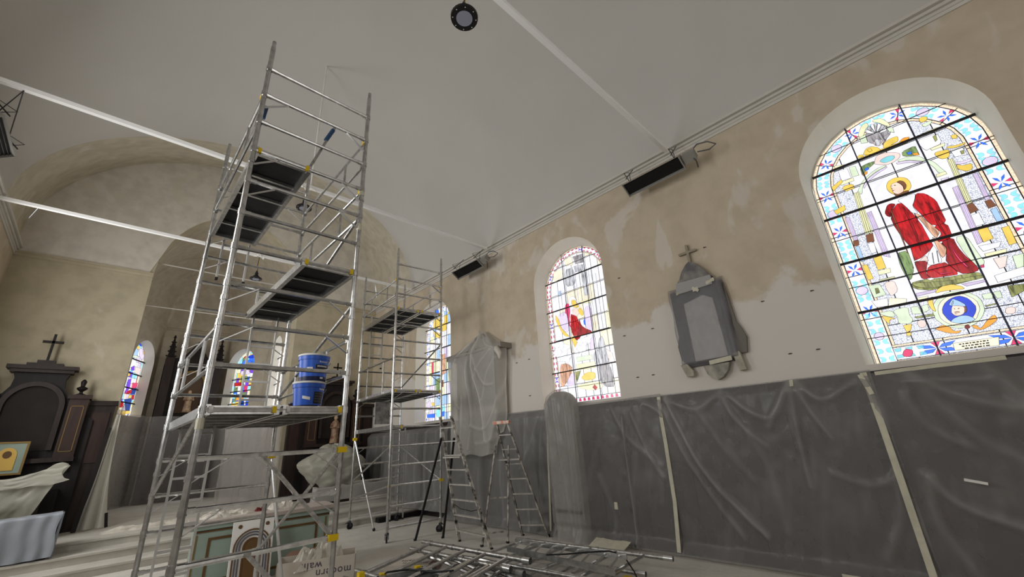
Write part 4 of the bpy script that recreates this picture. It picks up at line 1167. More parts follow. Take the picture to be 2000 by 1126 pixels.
def hump_top(y):
    t = (6.62-y)/1.02
    return 2.66+(.36*math.sin(math.pi*max(0, min(1, t)))**.6 if 0 < t < 1 else 0)-.01*(y-3.8)
def hump_b(y, z):
    s = smooth01((6.62-y)/.16)*(1-smooth01((5.82-y)/.75))
    return .3*s*(1 if z > .3 else .85)
wall_sheet(6.72, 3.80, hump_top, [([(4.66, 2.3), (4.68, 1.32), (4.69, .09)], .09, .035), ([(5.76, 2.85), (5.72, 1.6), (5.78, .05)], .05, .05), ([(4.45, 2.35), (4.23, 1.67), (4.0, 1.19)], .05, .07), ([(4.31, 2.64), (3.92, 2.38), (3.82, 2.26)], .05, .07),
      ([(6.22, 2.89), (6.13, 1.71), (5.97, .17)], .05, .06), ([(5.9, 2.9), (5.85, 1.8), (5.86, .03)], .05, .06), ([(6.45, 2.7), (6.4, 1.3), (6.3, .1)], .04, .05), ([(4.9, 2.5), (4.6, 1.9), (4.0, 1.4)], .04, .08), ([(5.3, 1.2), (5.1, .5), (5.2, .05)], .04, .08)],
      'plastic sheet with a pale rounded hump in front of the middle window', 3, bulge=hump_b, ny=150, amp=.025,
      tape=[([(3.83, 2.6), (3.83, 2.18), (3.83, 1.76), (3.85, .81), (3.88, .06)], .07)])
wall_sheet(10.75, 6.66, lambda y: 2.62+.02*math.sin(y), [([(6.88, 2.64), (7.3, 1.83), (7.7, 1.29)], .05, .07), ([(6.8, 2.6), (7.0, 1.5), (7.1, .2)], .05, .06), ([(7.4, 2.6), (7.5, 1.4), (7.45, .1)], .05, .07), ([(8.4, 1.7), (8.4, .9), (8.3, .1)], .05, .07), ([(9.2, 1.7), (9.3, .9), (9.2, .1)], .05, .07), ([(10, 1.7), (9.8, .9), (9.9, .1)], .05, .07)],
      'grey plastic sheet below the shrouded wall monument, behind the stepladders', 4, m=P_GREY,
      tape=[([(6.70, 2.6), (6.71, 1.81), (6.76, .1)], .05)])
wall_sheet(15.9, 10.55, lambda y: 2.5, [([(15-k*.55, 2.4), (15-k*.55+.1, 1.2), (15-k*.55, .3)], .06, .07) for k in range(8)], 'grey plastic sheet along the right wall behind the far tower', 5, m=P_GREY, amp=.06, xo=.2, zb=.2)
# wainscot behind the sheets
b = MB(); b.box((XR-.03, YB, 0), (XR-.002, YF, 2.61))
wn = struct(b.build('baseboard_right', M_WAINS))
y = -4.0
while y < 10.2:
    b = MB(); b.box((XR-.05, y+.12, .35), (XR-.03, y+.78, 2.2)); b.build('panel', M_WAINS, wn)
    b = MB(); b.box((XR-.045, y+.82, .2), (XR-.03, y+.95, 2.4)); b.build('stile', M_WOODB, wn); y += .95
# arched wooden back of a stall under the hump
t = thing('arched_stall', 'round-topped stall covered by the humped plastic sheet at the middle window', 'stall', (XR-.2, 6.13, 0))
b = MB(); b.prism([(-.4, 0), (.36, 0), (.4, 2.62)]+[(.4*math.cos(math.pi*k/12), 2.62+.34*math.sin(math.pi*k/12)) for k in range(1, 12)]+[(-.4, 2.62)], lambda u, v, d: (d, u, v), -.08, .1); b.build('stall_back', mat('stall_paint', srgb(170, 168, 160), .6, var=.2), t)
b = MB(); b.box((-.1, -.34, .5), (.1, .34, .56)); b.build('seat_board', M_WOOD, t)
# loose tape scraps and the pole
t = thing('rusty_pole', 'rust-brown pole standing just behind the dark sheet at the lower right', 'pole', (7.612, .44, 0))
b = MB(); b.tube([(0, 0, 0), (0, 0, 1.3)], .016, 8); b.build('shaft', M_RUST, t); b = MB(); b.sphere((0, 0, 1.3), .024, 8, 6); b.build('tip', M_BLK, t)
b = MB(); b.bar((7.43, .16, 1.26), (7.43, -.02, 1.22), .004, .03); tag(b.build('tape_scrap', M_WHITEP), 'short white tape scrap on the dark sheet beside the rusty pole', 'tape')
b = MB(); b.bar((7.30, 4.93, .66), (7.30, 4.92, .78), .05, .004, (1, 0, 0)); b.box((7.298, 4.88, .66), (7.304, 4.94, .78)); tag(b.build('tape_scrap', M_TAPE), 'small pale tape scrap low on the sheet beside the hump', 'tape')
b = MB(); b.grid(lambda u, v: (7.3-.3*v+.02*math.sin(9*u), 5.45-.75*u, .05+.1*(1-v)+.03*fbm((u*5, v*5, 1), 2)), 10, 5); tag(b.build('tape_scrap', M_TAPE, None, 'all'), 'wide crumpled strip of pale tape on the floor at the foot of the hump', 'tape')

# pegs left in the plaster
PEGS = [(1.71, 3.94), (3.73, 3.93), (3.89, 3.03), (1.01, 3.92), (1.54, 3.02), (1.17, 3.02), (4.23, 3.03), (4.38, 3.92), (7.26, 3.0), (7.66, 3.89), (7.2, 3.91), (2.4, 5.22), (4.29, 5.21)]
PEGL = ['upper one nearest the wrapped monument on its right', 'upper one just left of the wrapped monument', 'lower one just left of the wrapped monument', 'upper one nearest the big right window', 'lower one nearest the wrapped monument on its right', 'lower one nearest the big right window',
        'lower one nearest the middle window on its right', 'upper one nearest the middle window on its right', 'lower one just left of the middle window', 'upper one farther left of the middle window', 'upper one close left of the middle window', 'highest one, beside the small stone cross', 'highest one, midway between cross and middle window']
for (y, z), lb in zip(PEGS, PEGL):
    b = MB(); b.tube([(XR+.02, y, z), (XR-.02, y, z), (XR-.04, y+.015, z-.006)], [.01, .009, .007], 6); b.box((XR-.004, y-.028, z-.008), (XR+.004, y+.022, z+.007))
    tag(b.build('wall_peg', M_PEG), 'dark iron peg stub in the plaster, '+lb, 'peg', 'iron pegs in the right wall')

# ------------------------------------------------------------------ wrapped wall monument between windows 1 and 2
t = thing('wall_monument', 'grey film-wrapped rectangular wall monument topped by a small stone cross', 'monument', (XR, 2.72, 3.05))
fr = lambda u, v, d: (-d, u-2.72, v-3.05)
b = MB(); b.prism([(3.22, 4.5), (2.25, 4.5), (2.28, 3.05), (3.2, 3.05)], fr, 0, .07); b.build('slab', mat('monument_stone', srgb(84, 80, 82), .6), t)
b = MB(); b.prism([(2.98, 4.22), (2.6, 4.3), (2.45, 4.2), (2.42, 3.14), (2.98, 3.13)], fr, .07, .1); b.build('white_tablet', M_WHITEP, t)
def wrap(u, v):
    y = 3.25-1.03*u; z = 4.57-1.5*v; d = .13+.012*fbm((y*5, z*3, 2), 2)+.02*math.exp(-((u-.93)/.03)**2)
    ed = min(u, 1-u, v, 1-v)
    if ed < .02: d = .05
    return fr(y+.012*math.sin(z*9)*(1 if u > .97 or u < .03 else 0), z, d)
b = MB(); b.grid(wrap, 40, 40); b.build('film_wrap', plastic('film_monument', srgb(150, 148, 152), .5), t, 'all')
b = MB(); b.prism([(3.02, 4.63), (2.95, 4.7), (2.88, 4.84), (2.78, 4.95), (2.71, 5.0), (2.62, 4.95), (2.52, 4.82), (2.45, 4.72), (2.37, 4.6)], fr, .02, .14); b.build('pediment', mat('pediment_grey', srgb(96, 94, 96), .55, c2=srgb(140, 137, 130), vscale=5), t)
b = MB(); b.prism([(3.03, 4.64), (2.38, 4.62), (2.38, 4.44), (3.06, 4.42)], fr, .1, .15); b.build('paper_band', mat('grey_paper', srgb(160, 158, 156), .7), t)
for (a, c) in (((3.02, 4.4), (3.06, 4.47)), ((2.74, 4.47), (2.64, 4.38)), ((2.48, 4.47), (2.33, 4.53))):
    b = MB(); b.bar(fr(*a, .155), fr(*c, .155), .05, .004, (0, 0, 1) if abs(a[0]-c[0]) < .05 else (1, 0, 0)); b.box(fr(min(a[0], c[0]), min(a[1], c[1])+.01, .156), fr(max(a[0], c[0]), max(a[1], c[1])-.01, .15)); b.build('tape_piece', M_TAPE, t)
b = MB(); ca, cb = 2.715, 5.22
b.prism([(ca-.022, 5.0), (ca+.022, 5.0), (ca+.022, cb-.022), (ca+.17, cb-.022), (ca+.185, cb), (ca+.17, cb+.022), (ca+.022, cb+.022), (ca+.022, cb+.15), (ca, cb+.168), (ca-.022, cb+.15), (ca-.022, cb+.022), (ca-.16, cb+.022), (ca-.175, cb), (ca-.16, cb-.022), (ca-.022, cb-.022)], fr, .02, .07); b.build('stone_cross', mat('cross_stone', srgb(150, 142, 124), .7), t)
b = MB(); b.prism([(2.86, 3.02), (2.82, 2.88), (2.75, 2.8), (2.67, 2.76), (2.57, 2.8), (2.47, 2.9), (2.42, 3.03)], fr, .02, .12); b.build('lower_boss', mat('boss_grey', srgb(120, 118, 112), .6, c2=srgb(170, 165, 150), vscale=6), t)
for pl_ in ([(3.26, 3.1), (3.15, 3.13), (3.05, 2.97), (3.06, 2.88), (3.18, 2.88)], [(2.33, 3.16), (2.22, 3.18), (2.18, 2.87), (2.29, 2.86)]):
    b = MB(); b.prism(pl_, fr, .02, .13); b.build('scroll_foot', mat('stone_scroll', srgb(176, 170, 154), .7, var=.3, vscale=9), t)
b = MB(); b.prism([(2.22, 4.45), (2.19, 4.05), (2.17, 3.7), (2.11, 3.55), (2.07, 3.4), (2.12, 3.15), (2.22, 3.15)], fr, .02, .08); b.build('side_volute', mat('volute_grey', srgb(112, 108, 100), .65), t)
b = MB(); b.prism([(3.22, 3.6), (3.26, 3.45), (3.24, 3.2), (3.2, 3.15)], fr, .02, .08); b.build('side_volute', bpy.data.materials['volute_grey'], t)
b = MB(); b.prism([(2.74, 3.1), (2.36, 3.13), (2.36, 3.05), (2.74, 3.03)], fr, .13, .137); b.build('tape_piece', M_TAPE, t)

# ------------------------------------------------------------------ shrouded monument
t = thing('shrouded_monument', 'tall wall monument shrouded in translucent film with a tent-like peak', 'monument', (XR, 9.1, 1.7))
b = MB(); b.box((-.2, -1.05, .97), (-.01, .95, 2.62)); b.build('monument_body', mat('monument_pale', srgb(168, 160, 148), .7), t)
b = MB(); b.box((-.24, -.8, 1.2), (-.2, .45, 2.55)); b.build('recess_shade_panel', mat('recess_shade', srgb(74, 72, 70), .6), t)  # raised flat panel; its dark colour paints the shade of a cavity
b = MB(); b.box((-.42, -1.28, 2.62), (0, 1.18, 2.76)); b.build('ledge', mat('monument_ledge', srgb(140, 134, 126), .7), t)
b = MB(); b.prism([(-.8, 2.76), (.8, 2.76), (-.2, 3.2), (-.34, 3.2)], lambda u, v, d: (d, u, v), -.25, 0); b.build('gable', mat('monument_gable', srgb(150, 144, 136), .7), t)
shf = lines_disp([([(8.83, 4.97), (9.3, 3.9), (9.15, 2.6), (9.3, 1.8)], .07, .06), ([(8.83, 4.97), (9.0, 4.0), (8.7, 2.9), (8.6, 2.0)], .08, .05), ([(8.83, 4.97), (8.95, 4.3), (8.6, 3.5), (8.2, 3.4)], .06, .05), ([(8.83, 4.97), (9.7, 4.4), (10.0, 3.4), (9.7, 2.9)], .06, .06),
                  ([(8.2, 4.3), (8.8, 3.9), (9.0, 3.4)], .05, .05), ([(8.0, 4.1), (8.4, 3.7), (8.7, 3.0)], .04, .05), ([(7.95, 3.5), (8.2, 2.8), (8.6, 2.3), (9.2, 2.4)], .05, .06), ([(8.83, 4.97), (8.5, 4.55), (8.05, 4.35)], .05, .04), ([(9.6, 3.2), (9.65, 2.4), (9.7, 1.8)], .04, .06), ([(8.0, 2.4), (8.4, 2.0), (9.0, 1.95)], .04, .06)], .7, .6)
def shroud(u, v):
    if v < .22:
        k = v/.22; yl, yr = 8.9+(10.3-8.9)*k, 8.78+(7.86-8.78)*k; z = 4.98-.62*k; x = .12+.36*k
        z -= .05*math.sin(math.pi*u)*k
    else:
        k = (v-.22)/.78; yl = 10.3-.02*k; yr = 7.86+.12*smooth01(k*2)+.38*smooth01((k-.62)/.38); z = 4.36+(1.66-4.36)*k; x = .48-.08*smooth01(k*2)
        z += .0
    y = yl+(yr-yl)*u; e = min(u, 1-u)
    d = x+shf(y, z)+.02*fbm((y*3, z*1.2, 5), 3)
    d *= (.35+.65*smooth01(e/.08)) if v < .85 else (.6+.4*smooth01(e/.08))
    if v > .97: z += .03*math.sin(u*14)
    return (-max(.015, d), y-9.1, z-1.7)
b = MB(); b.grid(shroud, 110, 110); o = b.build('film_shroud', P_LIGHT, t, 'all', weld=False)
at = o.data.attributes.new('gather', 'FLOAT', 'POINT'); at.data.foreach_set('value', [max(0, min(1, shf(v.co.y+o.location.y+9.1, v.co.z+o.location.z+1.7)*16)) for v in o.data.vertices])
b = MB(); b.tube([(-.4, -1.1, 2.55), (-.45, -1.15, 2.6), (-.4, -1.2, 2.45), (-.42, -1.22, 2.3)], [.05, .09, .07, .02], 8); b.build('film_knot', M_RUBBISH, t, 'all')

# ------------------------------------------------------------------ floor coverings
random.seed(11)
def floor_sheet(x0, x1, y0, y1, z, label, seed, rot=0):
    def f(u, v):
        x = x0+(x1-x0)*u; y = y0+(y1-y0)*v
        h = .012+.016*max(0, fbm((x*1.3+seed, y*2.2, seed), 3))+.02*math.exp(-((v-.5-.1*math.sin(u*5))/.02)**2)*max(0, math.sin(u*7+seed))
        if min(u, 1-u) < .004 or min(v, 1-v) < .004: h = .004
        return (x, y+.03*math.sin(x*1.7+seed), z+h)
    b = MB(); b.grid(f, 60, 24); tag(b.build('floor_sheet', M_FLEECE, None, 'all'), label, 'floor covering', 'protective sheets on the floor')
names = ['beside the camera end of the nave', 'under the near end of the tall tower', 'under the far end of the tall tower', 'in front of the pale green altar', 'between the altar and the far tower', 'under the far tower', 'at the foot of the chancel steps']
ys = [1.0, 3.2, 5.2, 7.0, 8.7, 10.3, 11.4, 12.25]
for k in range(7):
    floor_sheet(-2.4, 7.35, ys[k], ys[k+1]+.12, .002*(k % 2), 'pale fleece protection sheet across the floor '+names[k], k*3+1)

# ------------------------------------------------------------------ stepladders
def step_ladder(name, label, fl, fr_, ftl, ftr, bl, br, btl, btr, n, m, mleg, mstep, top=None, cross=()):
    c = (Vector(fl)+Vector(fr_)+Vector(bl)+Vector(br))/4; c.z = 0
    t = thing(name, label, 'ladder', c)
    V_ = lambda p: Vector(p)-c
    b = MB()
    for p, q in ((fl, ftl), (fr_, ftr)): b.bar(V_(p), V_(q), .03, .07, (0, 0, 1))
    b_ = b; s1 = None
    for p, q in ((fl, ftl), (fr_, ftr)):
        b = MB(); b.bar(V_(p), V_(q), .03, .07, (V_(fr_)-V_(fl)).normalized().cross(Vector((0, 0, 1)))); b.build('stile', m, t)
    for p, q in ((bl, btl), (br, btr)):
        b = MB(); b.bar(V_(p), V_(q), .03, .045, (V_(fr_)-V_(fl)).normalized().cross(Vector((0, 0, 1)))); b.build('rear_leg', mleg, t)
    for k in range(n):
        f = (k+.75)/(n+.6); p = V_(fl).lerp(V_(ftl), f); q = V_(fr_).lerp(V_(ftr), f)
        b = MB(); b.bar(p, q, .075, .025, (0, 0, 1)); b.build('step', mstep, t)
    for f in cross:
        p = V_(bl).lerp(V_(btl), f); q = V_(br).lerp(V_(btr), f); b = MB(); b.bar(p, q, .02, .03); b.build('rear_crossbar', mleg, t)
    for p in (fl, fr_, bl, br):
        b = MB(); v = V_(p); b.box(v-Vector((.025, .025, 0)), v+Vector((.025, .025, .05))); b.build('foot', M_BLK, t)
    if top: top(t, V_)
    return t, V_
# floor points and tops come from a 1.9 m / 1.75 m ladder standing at an angle to the wall
def top1(t, V_):
    b = MB(); p, q = V_((5.89, 8.4, 1.7)), V_((5.97, 7.88, 1.7)); b.bar(p, q, .2, .03); b.build('platform', M_LADS, t)
    b = MB(); p, q = V_((6.19, 8.85, 1.0)), V_((6.05, 8.2, .62)); b.tube([V_((6.0, 8.22, .72)), V_((5.98, 8.0, .66)), V_((5.97, 7.6, .64)), V_((5.97, 7.3, .7))], .008, 5); b.build('restraint_strap', M_BLK, t)
step_ladder('step_ladder', 'paint-splashed black stepladder, left of the two by the shrouded monument', (6.05, 8.14, 0), (5.97, 7.0, 0), (5.85, 8.58, 2.6), (5.95, 8.28, 2.6), (5.56, 9.12, 0), (6.03, 8.73, 0), (5.9, 8.6, 2.13), (6.05, 8.3, 2.11), 8, M_LADB, M_LADB2, M_LADS, top1)
def top2(t, V_):
    b = MB(); p, q = V_((6.63, 7.52, 2.38)), V_((6.8, 7.17, 2.38)); b.bar(p, q, .16, .07); b.build('orange_top_cap', M_ORANGE, t)
    b = MB(); b.bar(V_((6.72, 7.46, 1.58)), V_((6.96, 7.04, 1.58)), .26, .03); b.build('platform', M_LADS, t)
step_ladder('step_ladder', 'pale stepladder with an orange top cap, right of the two', (7.13, 7.29, 0), (7.4, 6.78, 0), (6.66, 7.46, 2.37), (6.77, 7.22, 2.37), (6.02, 7.35, 0), (6.5, 7.1, 0), (6.58, 7.44, 1.9), (6.76, 7.2, 1.88), 7, M_LADW, M_LADW, M_LADS, top2, cross=(.12, .45))

# ------------------------------------------------------------------ stack of dismantled scaffold parts
def lying_frame(name, label, a, c, n, wvec, z, r=.03, ends=True, tilt=0, rung_r=.023, zs=0):
    """two standards from a to c and offset by wvec, n rungs between"""
    a = Vector((*a, z)); c = Vector((*c, z+tilt)); wv = Vector((*wvec, zs)); mid = (a+c)/2; mid.z = 0
    t = thing(name, label, 'scaffold frame', mid, 'dismantled scaffold frames on the floor')
    for o_ in (Vector((0, 0, 0)), wv):
        p, q = a+o_-mid, c+o_-mid; d = (q-p).normalized()
        b = MB(); b.tube([p, q], r, 10); b.tube([q, q+d*.12], r*1.12, 10)
        for f in (.1, .35, .62, .88): b.tube([p.lerp(q, f)-d*.03, p.lerp(q, f)+d*.03], r*1.2, 10)
        s_ = b.build('standard', M_ALUD, t, 'a')
        b = MB(); b.tube([q+d*.06, q+d*.2], r*1.2, 10, cap=False); b.tube([q+d*.06, q+d*.199], r*.95, 10, cap=False); b.build('spigot', M_ALUL, s_, 'a')
        b = MB(); b.tube([q+d*.1, q+d*.101], r*.93, 10); b.build('bore', M_BLK, s_)
    for k in range(n):
        f = (k+.5)/n; p = a.lerp(c, f)-mid; b = MB(); b.tube([p, p+wv], rung_r, 8); b.build('rung', M_ALU, t, 'a')
    return t
lying_frame('scaffold_section', 'topmost flat scaffold frame with three tube ends, left of the heap', (4.66, 7.38), (4.84, 5.04), 5, (-1.3, -.15), .35, zs=-.14, r=.036, rung_r=.027)
lying_frame('scaffold_section', 'second flat scaffold frame just beneath the topmost one', (4.44, 7.42), (4.60, 5.2), 5, (-1.25, -.12), .28, zs=-.14, r=.036, rung_r=.027)
lying_frame('scaffold_section', 'third flat scaffold frame, lowest of the left heap', (4.62, 7.25), (4.76, 5.1), 5, (-1.2, -.1), .2, zs=-.12, r=.036, rung_r=.027)
lying_frame('scaffold_section', 'wide flat scaffold frame whose end tube reaches toward the wall sheet', (6.1, 6.42), (6.40, 3.66), 6, (-1.3, -.04), .235, zs=-.02)
lying_frame('scaffold_section', 'flat scaffold frame under the wide one, its bright rungs showing', (5.8, 6.1), (6.0, 3.9), 6, (-1.3, -.1), .1, zs=-.02)
for k, lb in enumerate(('first', 'second', 'third', 'fourth')):
    t = thing('loose_tube', 'dark scaffold tube sloping off the left frame heap, %s from the left' % lb, 'tube', (4.4+.13*k, 6.5-.3*k, 0), 'loose tubes on the left heap')
    b = MB(); b.tube([(-.02, .32, .25), (.02, 0, .24), (.22, -.95, .05)], .03, 8); b.build('tube_body', M_ALUD, t, 'a'); b = MB(); b.tube([(.21, -.93, .054), (.225, -.97, .047)], .034, 8); b.build('tube_end', M_STEEL, t)
t = thing('ladder_section', 'flat aluminium ladder section lying across the heap of frames', 'ladder', (5.4, 4.9, 0))
Pn, Pf = (Vector((5.22, 5.72, .33)), Vector((5.15, 3.62, .33))), (Vector((5.66, 5.98, .33)), Vector((5.84, 3.86, .33)))
o_ = Vector((5.4, 4.9, 0))
for p, q in (Pn, Pf):
    b = MB(); b.bar(p-o_, q-o_, .025, .075); b.build('rail', M_ALU, t)
for k in range(9):
    f = (k+.5)/9; b = MB(); b.tube([Pn[0].lerp(Pn[1], f)-o_, Pf[0].lerp(Pf[1], f)-o_], .016, 8); b.build('rung', M_ALUL, t, 'a')
b = MB()
b.tube([(5.1, 4.75, .39), (5.25, 4.5, .4), (5.5, 4.3, .4), (5.75, 4.1, .39), (5.88, 3.95, .34), (5.85, 3.78, .16), (5.7, 3.6, .03)], .011, 6); tag(b.build('cable', M_BLK), 'black cable trailing over the flat ladder to the floor', 'cable')
b = MB(); b.tube([(3.15, 6.75, .03), (3.3, 6.62, .14), (3.5, 6.5, .27), (3.75, 6.3, .28), (3.9, 5.9, .27), (4.05, 5.6, .3)], .014, 6); tag(b.build('cable', M_BLK), 'black cable lying over the grey deck panel by the box', 'cable')
t = thing('scaffold_platform', 'grey scaffold deck panel lying face up beside the frame heap', 'scaffold deck', (3.6, 5.5, .1))
b = MB(); fr2 = lambda p: (p[0]*.98+p[1]*.1, p[1]*.98-p[0]*.2, p[2]+.02)
b.box((-.32, -.95, .0), (.32, .95, .07), fr=fr2); b.build('deck_board', M_STEEL, t)
for x in (-.35, .35):
    b = MB(); b.box((x-.03, -1.0, .0), (x+.03, 1.0, .12), fr=fr2); b.build('deck_edge', M_ALU, t)
b = MB(); b.box((-.35, .95, 0), (.35, 1.0, .12), fr=fr2); b.build('deck_edge', M_ALU, t)
for x, y in ((-.25, 1.02), (.28, 1.0)):
    b = MB(); b.box((x-.04, y-.04, .02), (x+.04, y+.04, .14), fr=fr2); b.build('yellow_hook', M_YEL, t)
t = thing('brace_clamp', 'yellow brace clamp on the floor below the flat ladder', 'clamp', (5.75, 3.85, 0))
b = MB(); b.box((-.06, -.05, .0), (.06, .05, .11)); b.build('clamp_body', M_YEL, t); b = MB(); b.tube([(-.06, 0, .06), (-.3, .05, .06)], .022, 8); b.build('clamp_tube', M_ALUD, t)
t = thing('brace_clamp', 'yellow brace clamp beside the open cardboard box', 'clamp', (3.02, 6.35, 0))
b = MB(); b.box((-.04, -.04, .25), (.04, .04, .4)); b.build('clamp_body', M_YEL, t); b = MB(); b.tube([(0, 0, 0), (0, 0, .26)], .022, 8); b.build('clamp_tube', M_ALUD, t)

# ------------------------------------------------------------------ boxes
def text_mesh(s, size, m, parent, mtx, name='lettering'):
    cu = bpy.data.curves.new(name, 'FONT'); cu.body = s; cu.size = size; cu.extrude = .0008; cu.space_character = 1.12; cu.offset = size*.012
    o = bpy.data.objects.new(name, cu); col.objects.link(o); dg = bpy.context.evaluated_depsgraph_get()
    me = bpy.data.meshes.new_from_object(o.evaluated_get(dg)); bpy.data.objects.remove(o)
    me.transform(mtx); c = sum((v.co for v in me.vertices), Vector())/max(1, len(me.vertices)); me.transform(Matrix.Translation(-c)); me.materials.append(m)
    o = bpy.data.objects.new(name, me); col.objects.link(o); o.parent = parent; o.location = c-OFF[parent.name]; OFF[o.name] = c; return o
# open box: rim runs from (2.35,7.9) to (3.42,7.45), front faces the camera
t = thing('cardboard_box', 'open white cardboard box full of crumpled film below the tall tower', 'box', (2.39, 7.92, 0), 'white cardboard boxes', R(-24))
Lx, Ly, Hh = 1.15, .5, .4
for a, c_, m in (((0, 0, 0), (Lx, .012, Hh), M_CARD), ((0, Ly-.012, 0), (Lx, Ly, Hh), M_CARD), ((0, 0, 0), (.012, Ly, Hh), M_CARD), ((Lx-.012, 0, 0), (Lx, Ly, Hh), M_CARD), ((0, 0, 0), (Lx, Ly, .012), M_CARDIN)):
    b = MB(); b.box(a, c_); b.build('box_wall', m, t)
b = MB(); b.add([(.05, Ly, Hh), (Lx-.4, Ly, Hh), (Lx-.45, Ly+.16, Hh+.06), (.1, Ly+.16, Hh+.04)], [(0, 1, 2, 3)]); b.build('box_flap', M_CARDIN, t)
mt = lambda x, z: Matrix(((-1, 0, 0, x), (0, 0, -1, -.002), (0, -1, 0, z), (0, 0, 0, 1)))
text_mesh('modern', .15, M_INK, t, mt(Lx-.06, .25)); text_mesh('walls', .15, M_INK, t, mt(Lx-.5, .36))
def crumple(name, label, cat, c, sx, sy, sz, seed, m, group=None, n=26, parent=None, freq=5):
    b = MB()
    def f(u, v):
        x = (u-.5)*2; y = (v-.5)*2; r = max(abs(x), abs(y)); h = (1-smooth01((r-.5)/.5))
        q = fbm((x*freq*.5+seed, y*freq*.5, seed), 4); q2 = abs(noise.noise(Vector((x*freq+seed, y*freq, 3))))
        return (c[0]+sx*x+.05*noise.noise(Vector((x*4, y*4, seed))), c[1]+sy*y+.05*noise.noise(Vector((y*4, x*4, seed+5))), c[2]+sz*h*(.55+.6*q+.5*q2))
    b.grid(f, n, n); o = b.build(name, m, parent, False)
    if parent is None: tag(o, label, cat, group)
    return o
crumple('crumpled_film', 'heap of crumpled white film stuffed in the open cardboard box', 'rubbish', (3.02, 7.92, .27), .42, .2, .32, 4, M_RUBBISH)
t = thing('cardboard_box', 'closed white cardboard box lying behind the left frame heap', 'box', (3.95, 7.47, 0), 'white cardboard boxes', R(-49))
b = MB(); b.box((0, 0, .0), (.78, .42, .11)); b.build('box_body', M_CARD, t)
b = MB(); b.add([(.78, .0, .11), (.78, .42, .11), (.94, .38, .04), (.94, .04, .03)], [(0, 1, 2, 3)]); b.build('box_flap', M_CARDIN, t)
mt2 = lambda x, y: Matrix(((-1, 0, 0, x), (0, -1, 0, y), (0, 0, 1, .1105), (0, 0, 0, 1)))
text_mesh('modern', .13, M_INK, t, mt2(.74, .17)); text_mesh('walls', .13, M_INK, t, mt2(.5, .32))

# ------------------------------------------------------------------ green altar with leaning panel
t = thing('altar', 'pale green panelled altar with brown mouldings behind the tall tower', 'altar', (1.4, 9.15, 0), None, R(-6))
Wd, Dp, Ha = 2.22, .75, 1.02
b = MB(); b.box((.06, .06, 0), (Wd-.06, Dp, Ha-.08)); b.build('altar_body', M_GREENP, t)
b = MB(); b.box((-.03, -.02, Ha-.06), (Wd+.03, Dp+.04, Ha)); b.build('table_top', mat('altar_top', srgb(176, 164, 156), .7, var=.1), t)
b = MB(); b.box((.0, .02, Ha-.13), (Wd, .06, Ha-.06)); b.build('top_moulding', M_GREENP, t)
def frame_mould(b, x0, x1, z0, z1, y, wd):
    b.box((x0, y-.015, z0), (x1, y, z0+wd)); b.box((x0, y-.015, z1-wd), (x1, y, z1)); b.box((x0, y-.015, z0+wd), (x0+wd, y, z1-wd)); b.box((x1-wd, y-.015, z0+wd), (x1, y, z1-wd))
b = MB(); frame_mould(b, .26, Wd-.26, .12, Ha-.26, .06, .035); b.build('panel_moulding', M_BROWN, t)
b = MB(); b.box((.06, .045, Ha-.17), (Wd-.06, .06, Ha-.145)); b.build('brown_line', M_BROWN, t)
for x in (.08, Wd-.13):
    b = MB(); b.box((x, .048, .05), (x+.025, .06, Ha-.2)); b.build('gold_line', M_GOLD, t)
t = thing('painted_altarpiece', 'white painted arched panel with brown bands leaning on the green altar', 'panel', (1.92, 8.72, 0), None, R(-6))
tl = R(12); frp = lambda u, v, d: (u, v*math.sin(tl)*1.0-d*math.cos(tl), v*math.cos(tl)+d*math.sin(tl))
b = MB(); b.prism([(0, 0), (.6, 0), (.6, .98), (0, .98)], frp, 0, .05); b.build('board', M_WHITEP, t)
def arch_pts(r, cz, off=0, n=14): return [(.3-r*math.cos(math.pi*k/n), cz+r*math.sin(math.pi*k/n)) for k in range(n+1)]
for r_, m in ((.27, M_BROWN), (.23, M_INK), (.19, M_INK), (.14, M_BROWN)):
    b = MB(); o1, o2 = arch_pts(r_, .58), arch_pts(r_-.02, .58)
    for k in range(14):
        q = [o1[k], o1[k+1], o2[k+1], o2[k]]; b.prism(q, frp, .05, .066)
    for sg in (-1, 1): b.prism([(.3+sg*r_, 0), (.3+sg*(r_-.02), 0), (.3+sg*(r_-.02), .58), (.3+sg*r_, .58)], frp, .05, .066)
    b.build('arch_band', m, t)
b = MB(); b.prism([(.18, 0), (.42, 0), (.42, .58)]+[(.3+.12*math.cos(math.pi*k/10), .58+.12*math.sin(math.pi*k/10)) for k in range(1, 10)]+[(.18, .58)], frp, .05, .055); b.build('niche_field', M_BROWN, t)
for u, v in ((.1, .9), (.5, .9)):
    b = MB(); b.prism([(u+.03*math.cos(2*math.pi*k/10), v+.03*math.sin(2*math.pi*k/10)) for k in range(10)], frp, .05, .06); b.build('brown_disc', M_BROWN, t)
# crumpled sheets on / behind the altar
crumple('crumpled_film', 'crumpled white film on the left end of the green altar', 'rubbish', (1.95, 9.55, 1.01), .45, .25, .1, 9, M_RUBBISH)
crumple('crumpled_film', 'crumpled white film bunched on the middle of the green altar', 'rubbish', (2.85, 9.55, 1.01), .25, .2, .16, 15, M_RUBBISH)
crumple('red_cloth', 'dark red rag beside the crumpled film on the green altar', 'cloth', (2.5, 9.6, 1.01), .1, .1, .08, 21, M_RED, n=10)

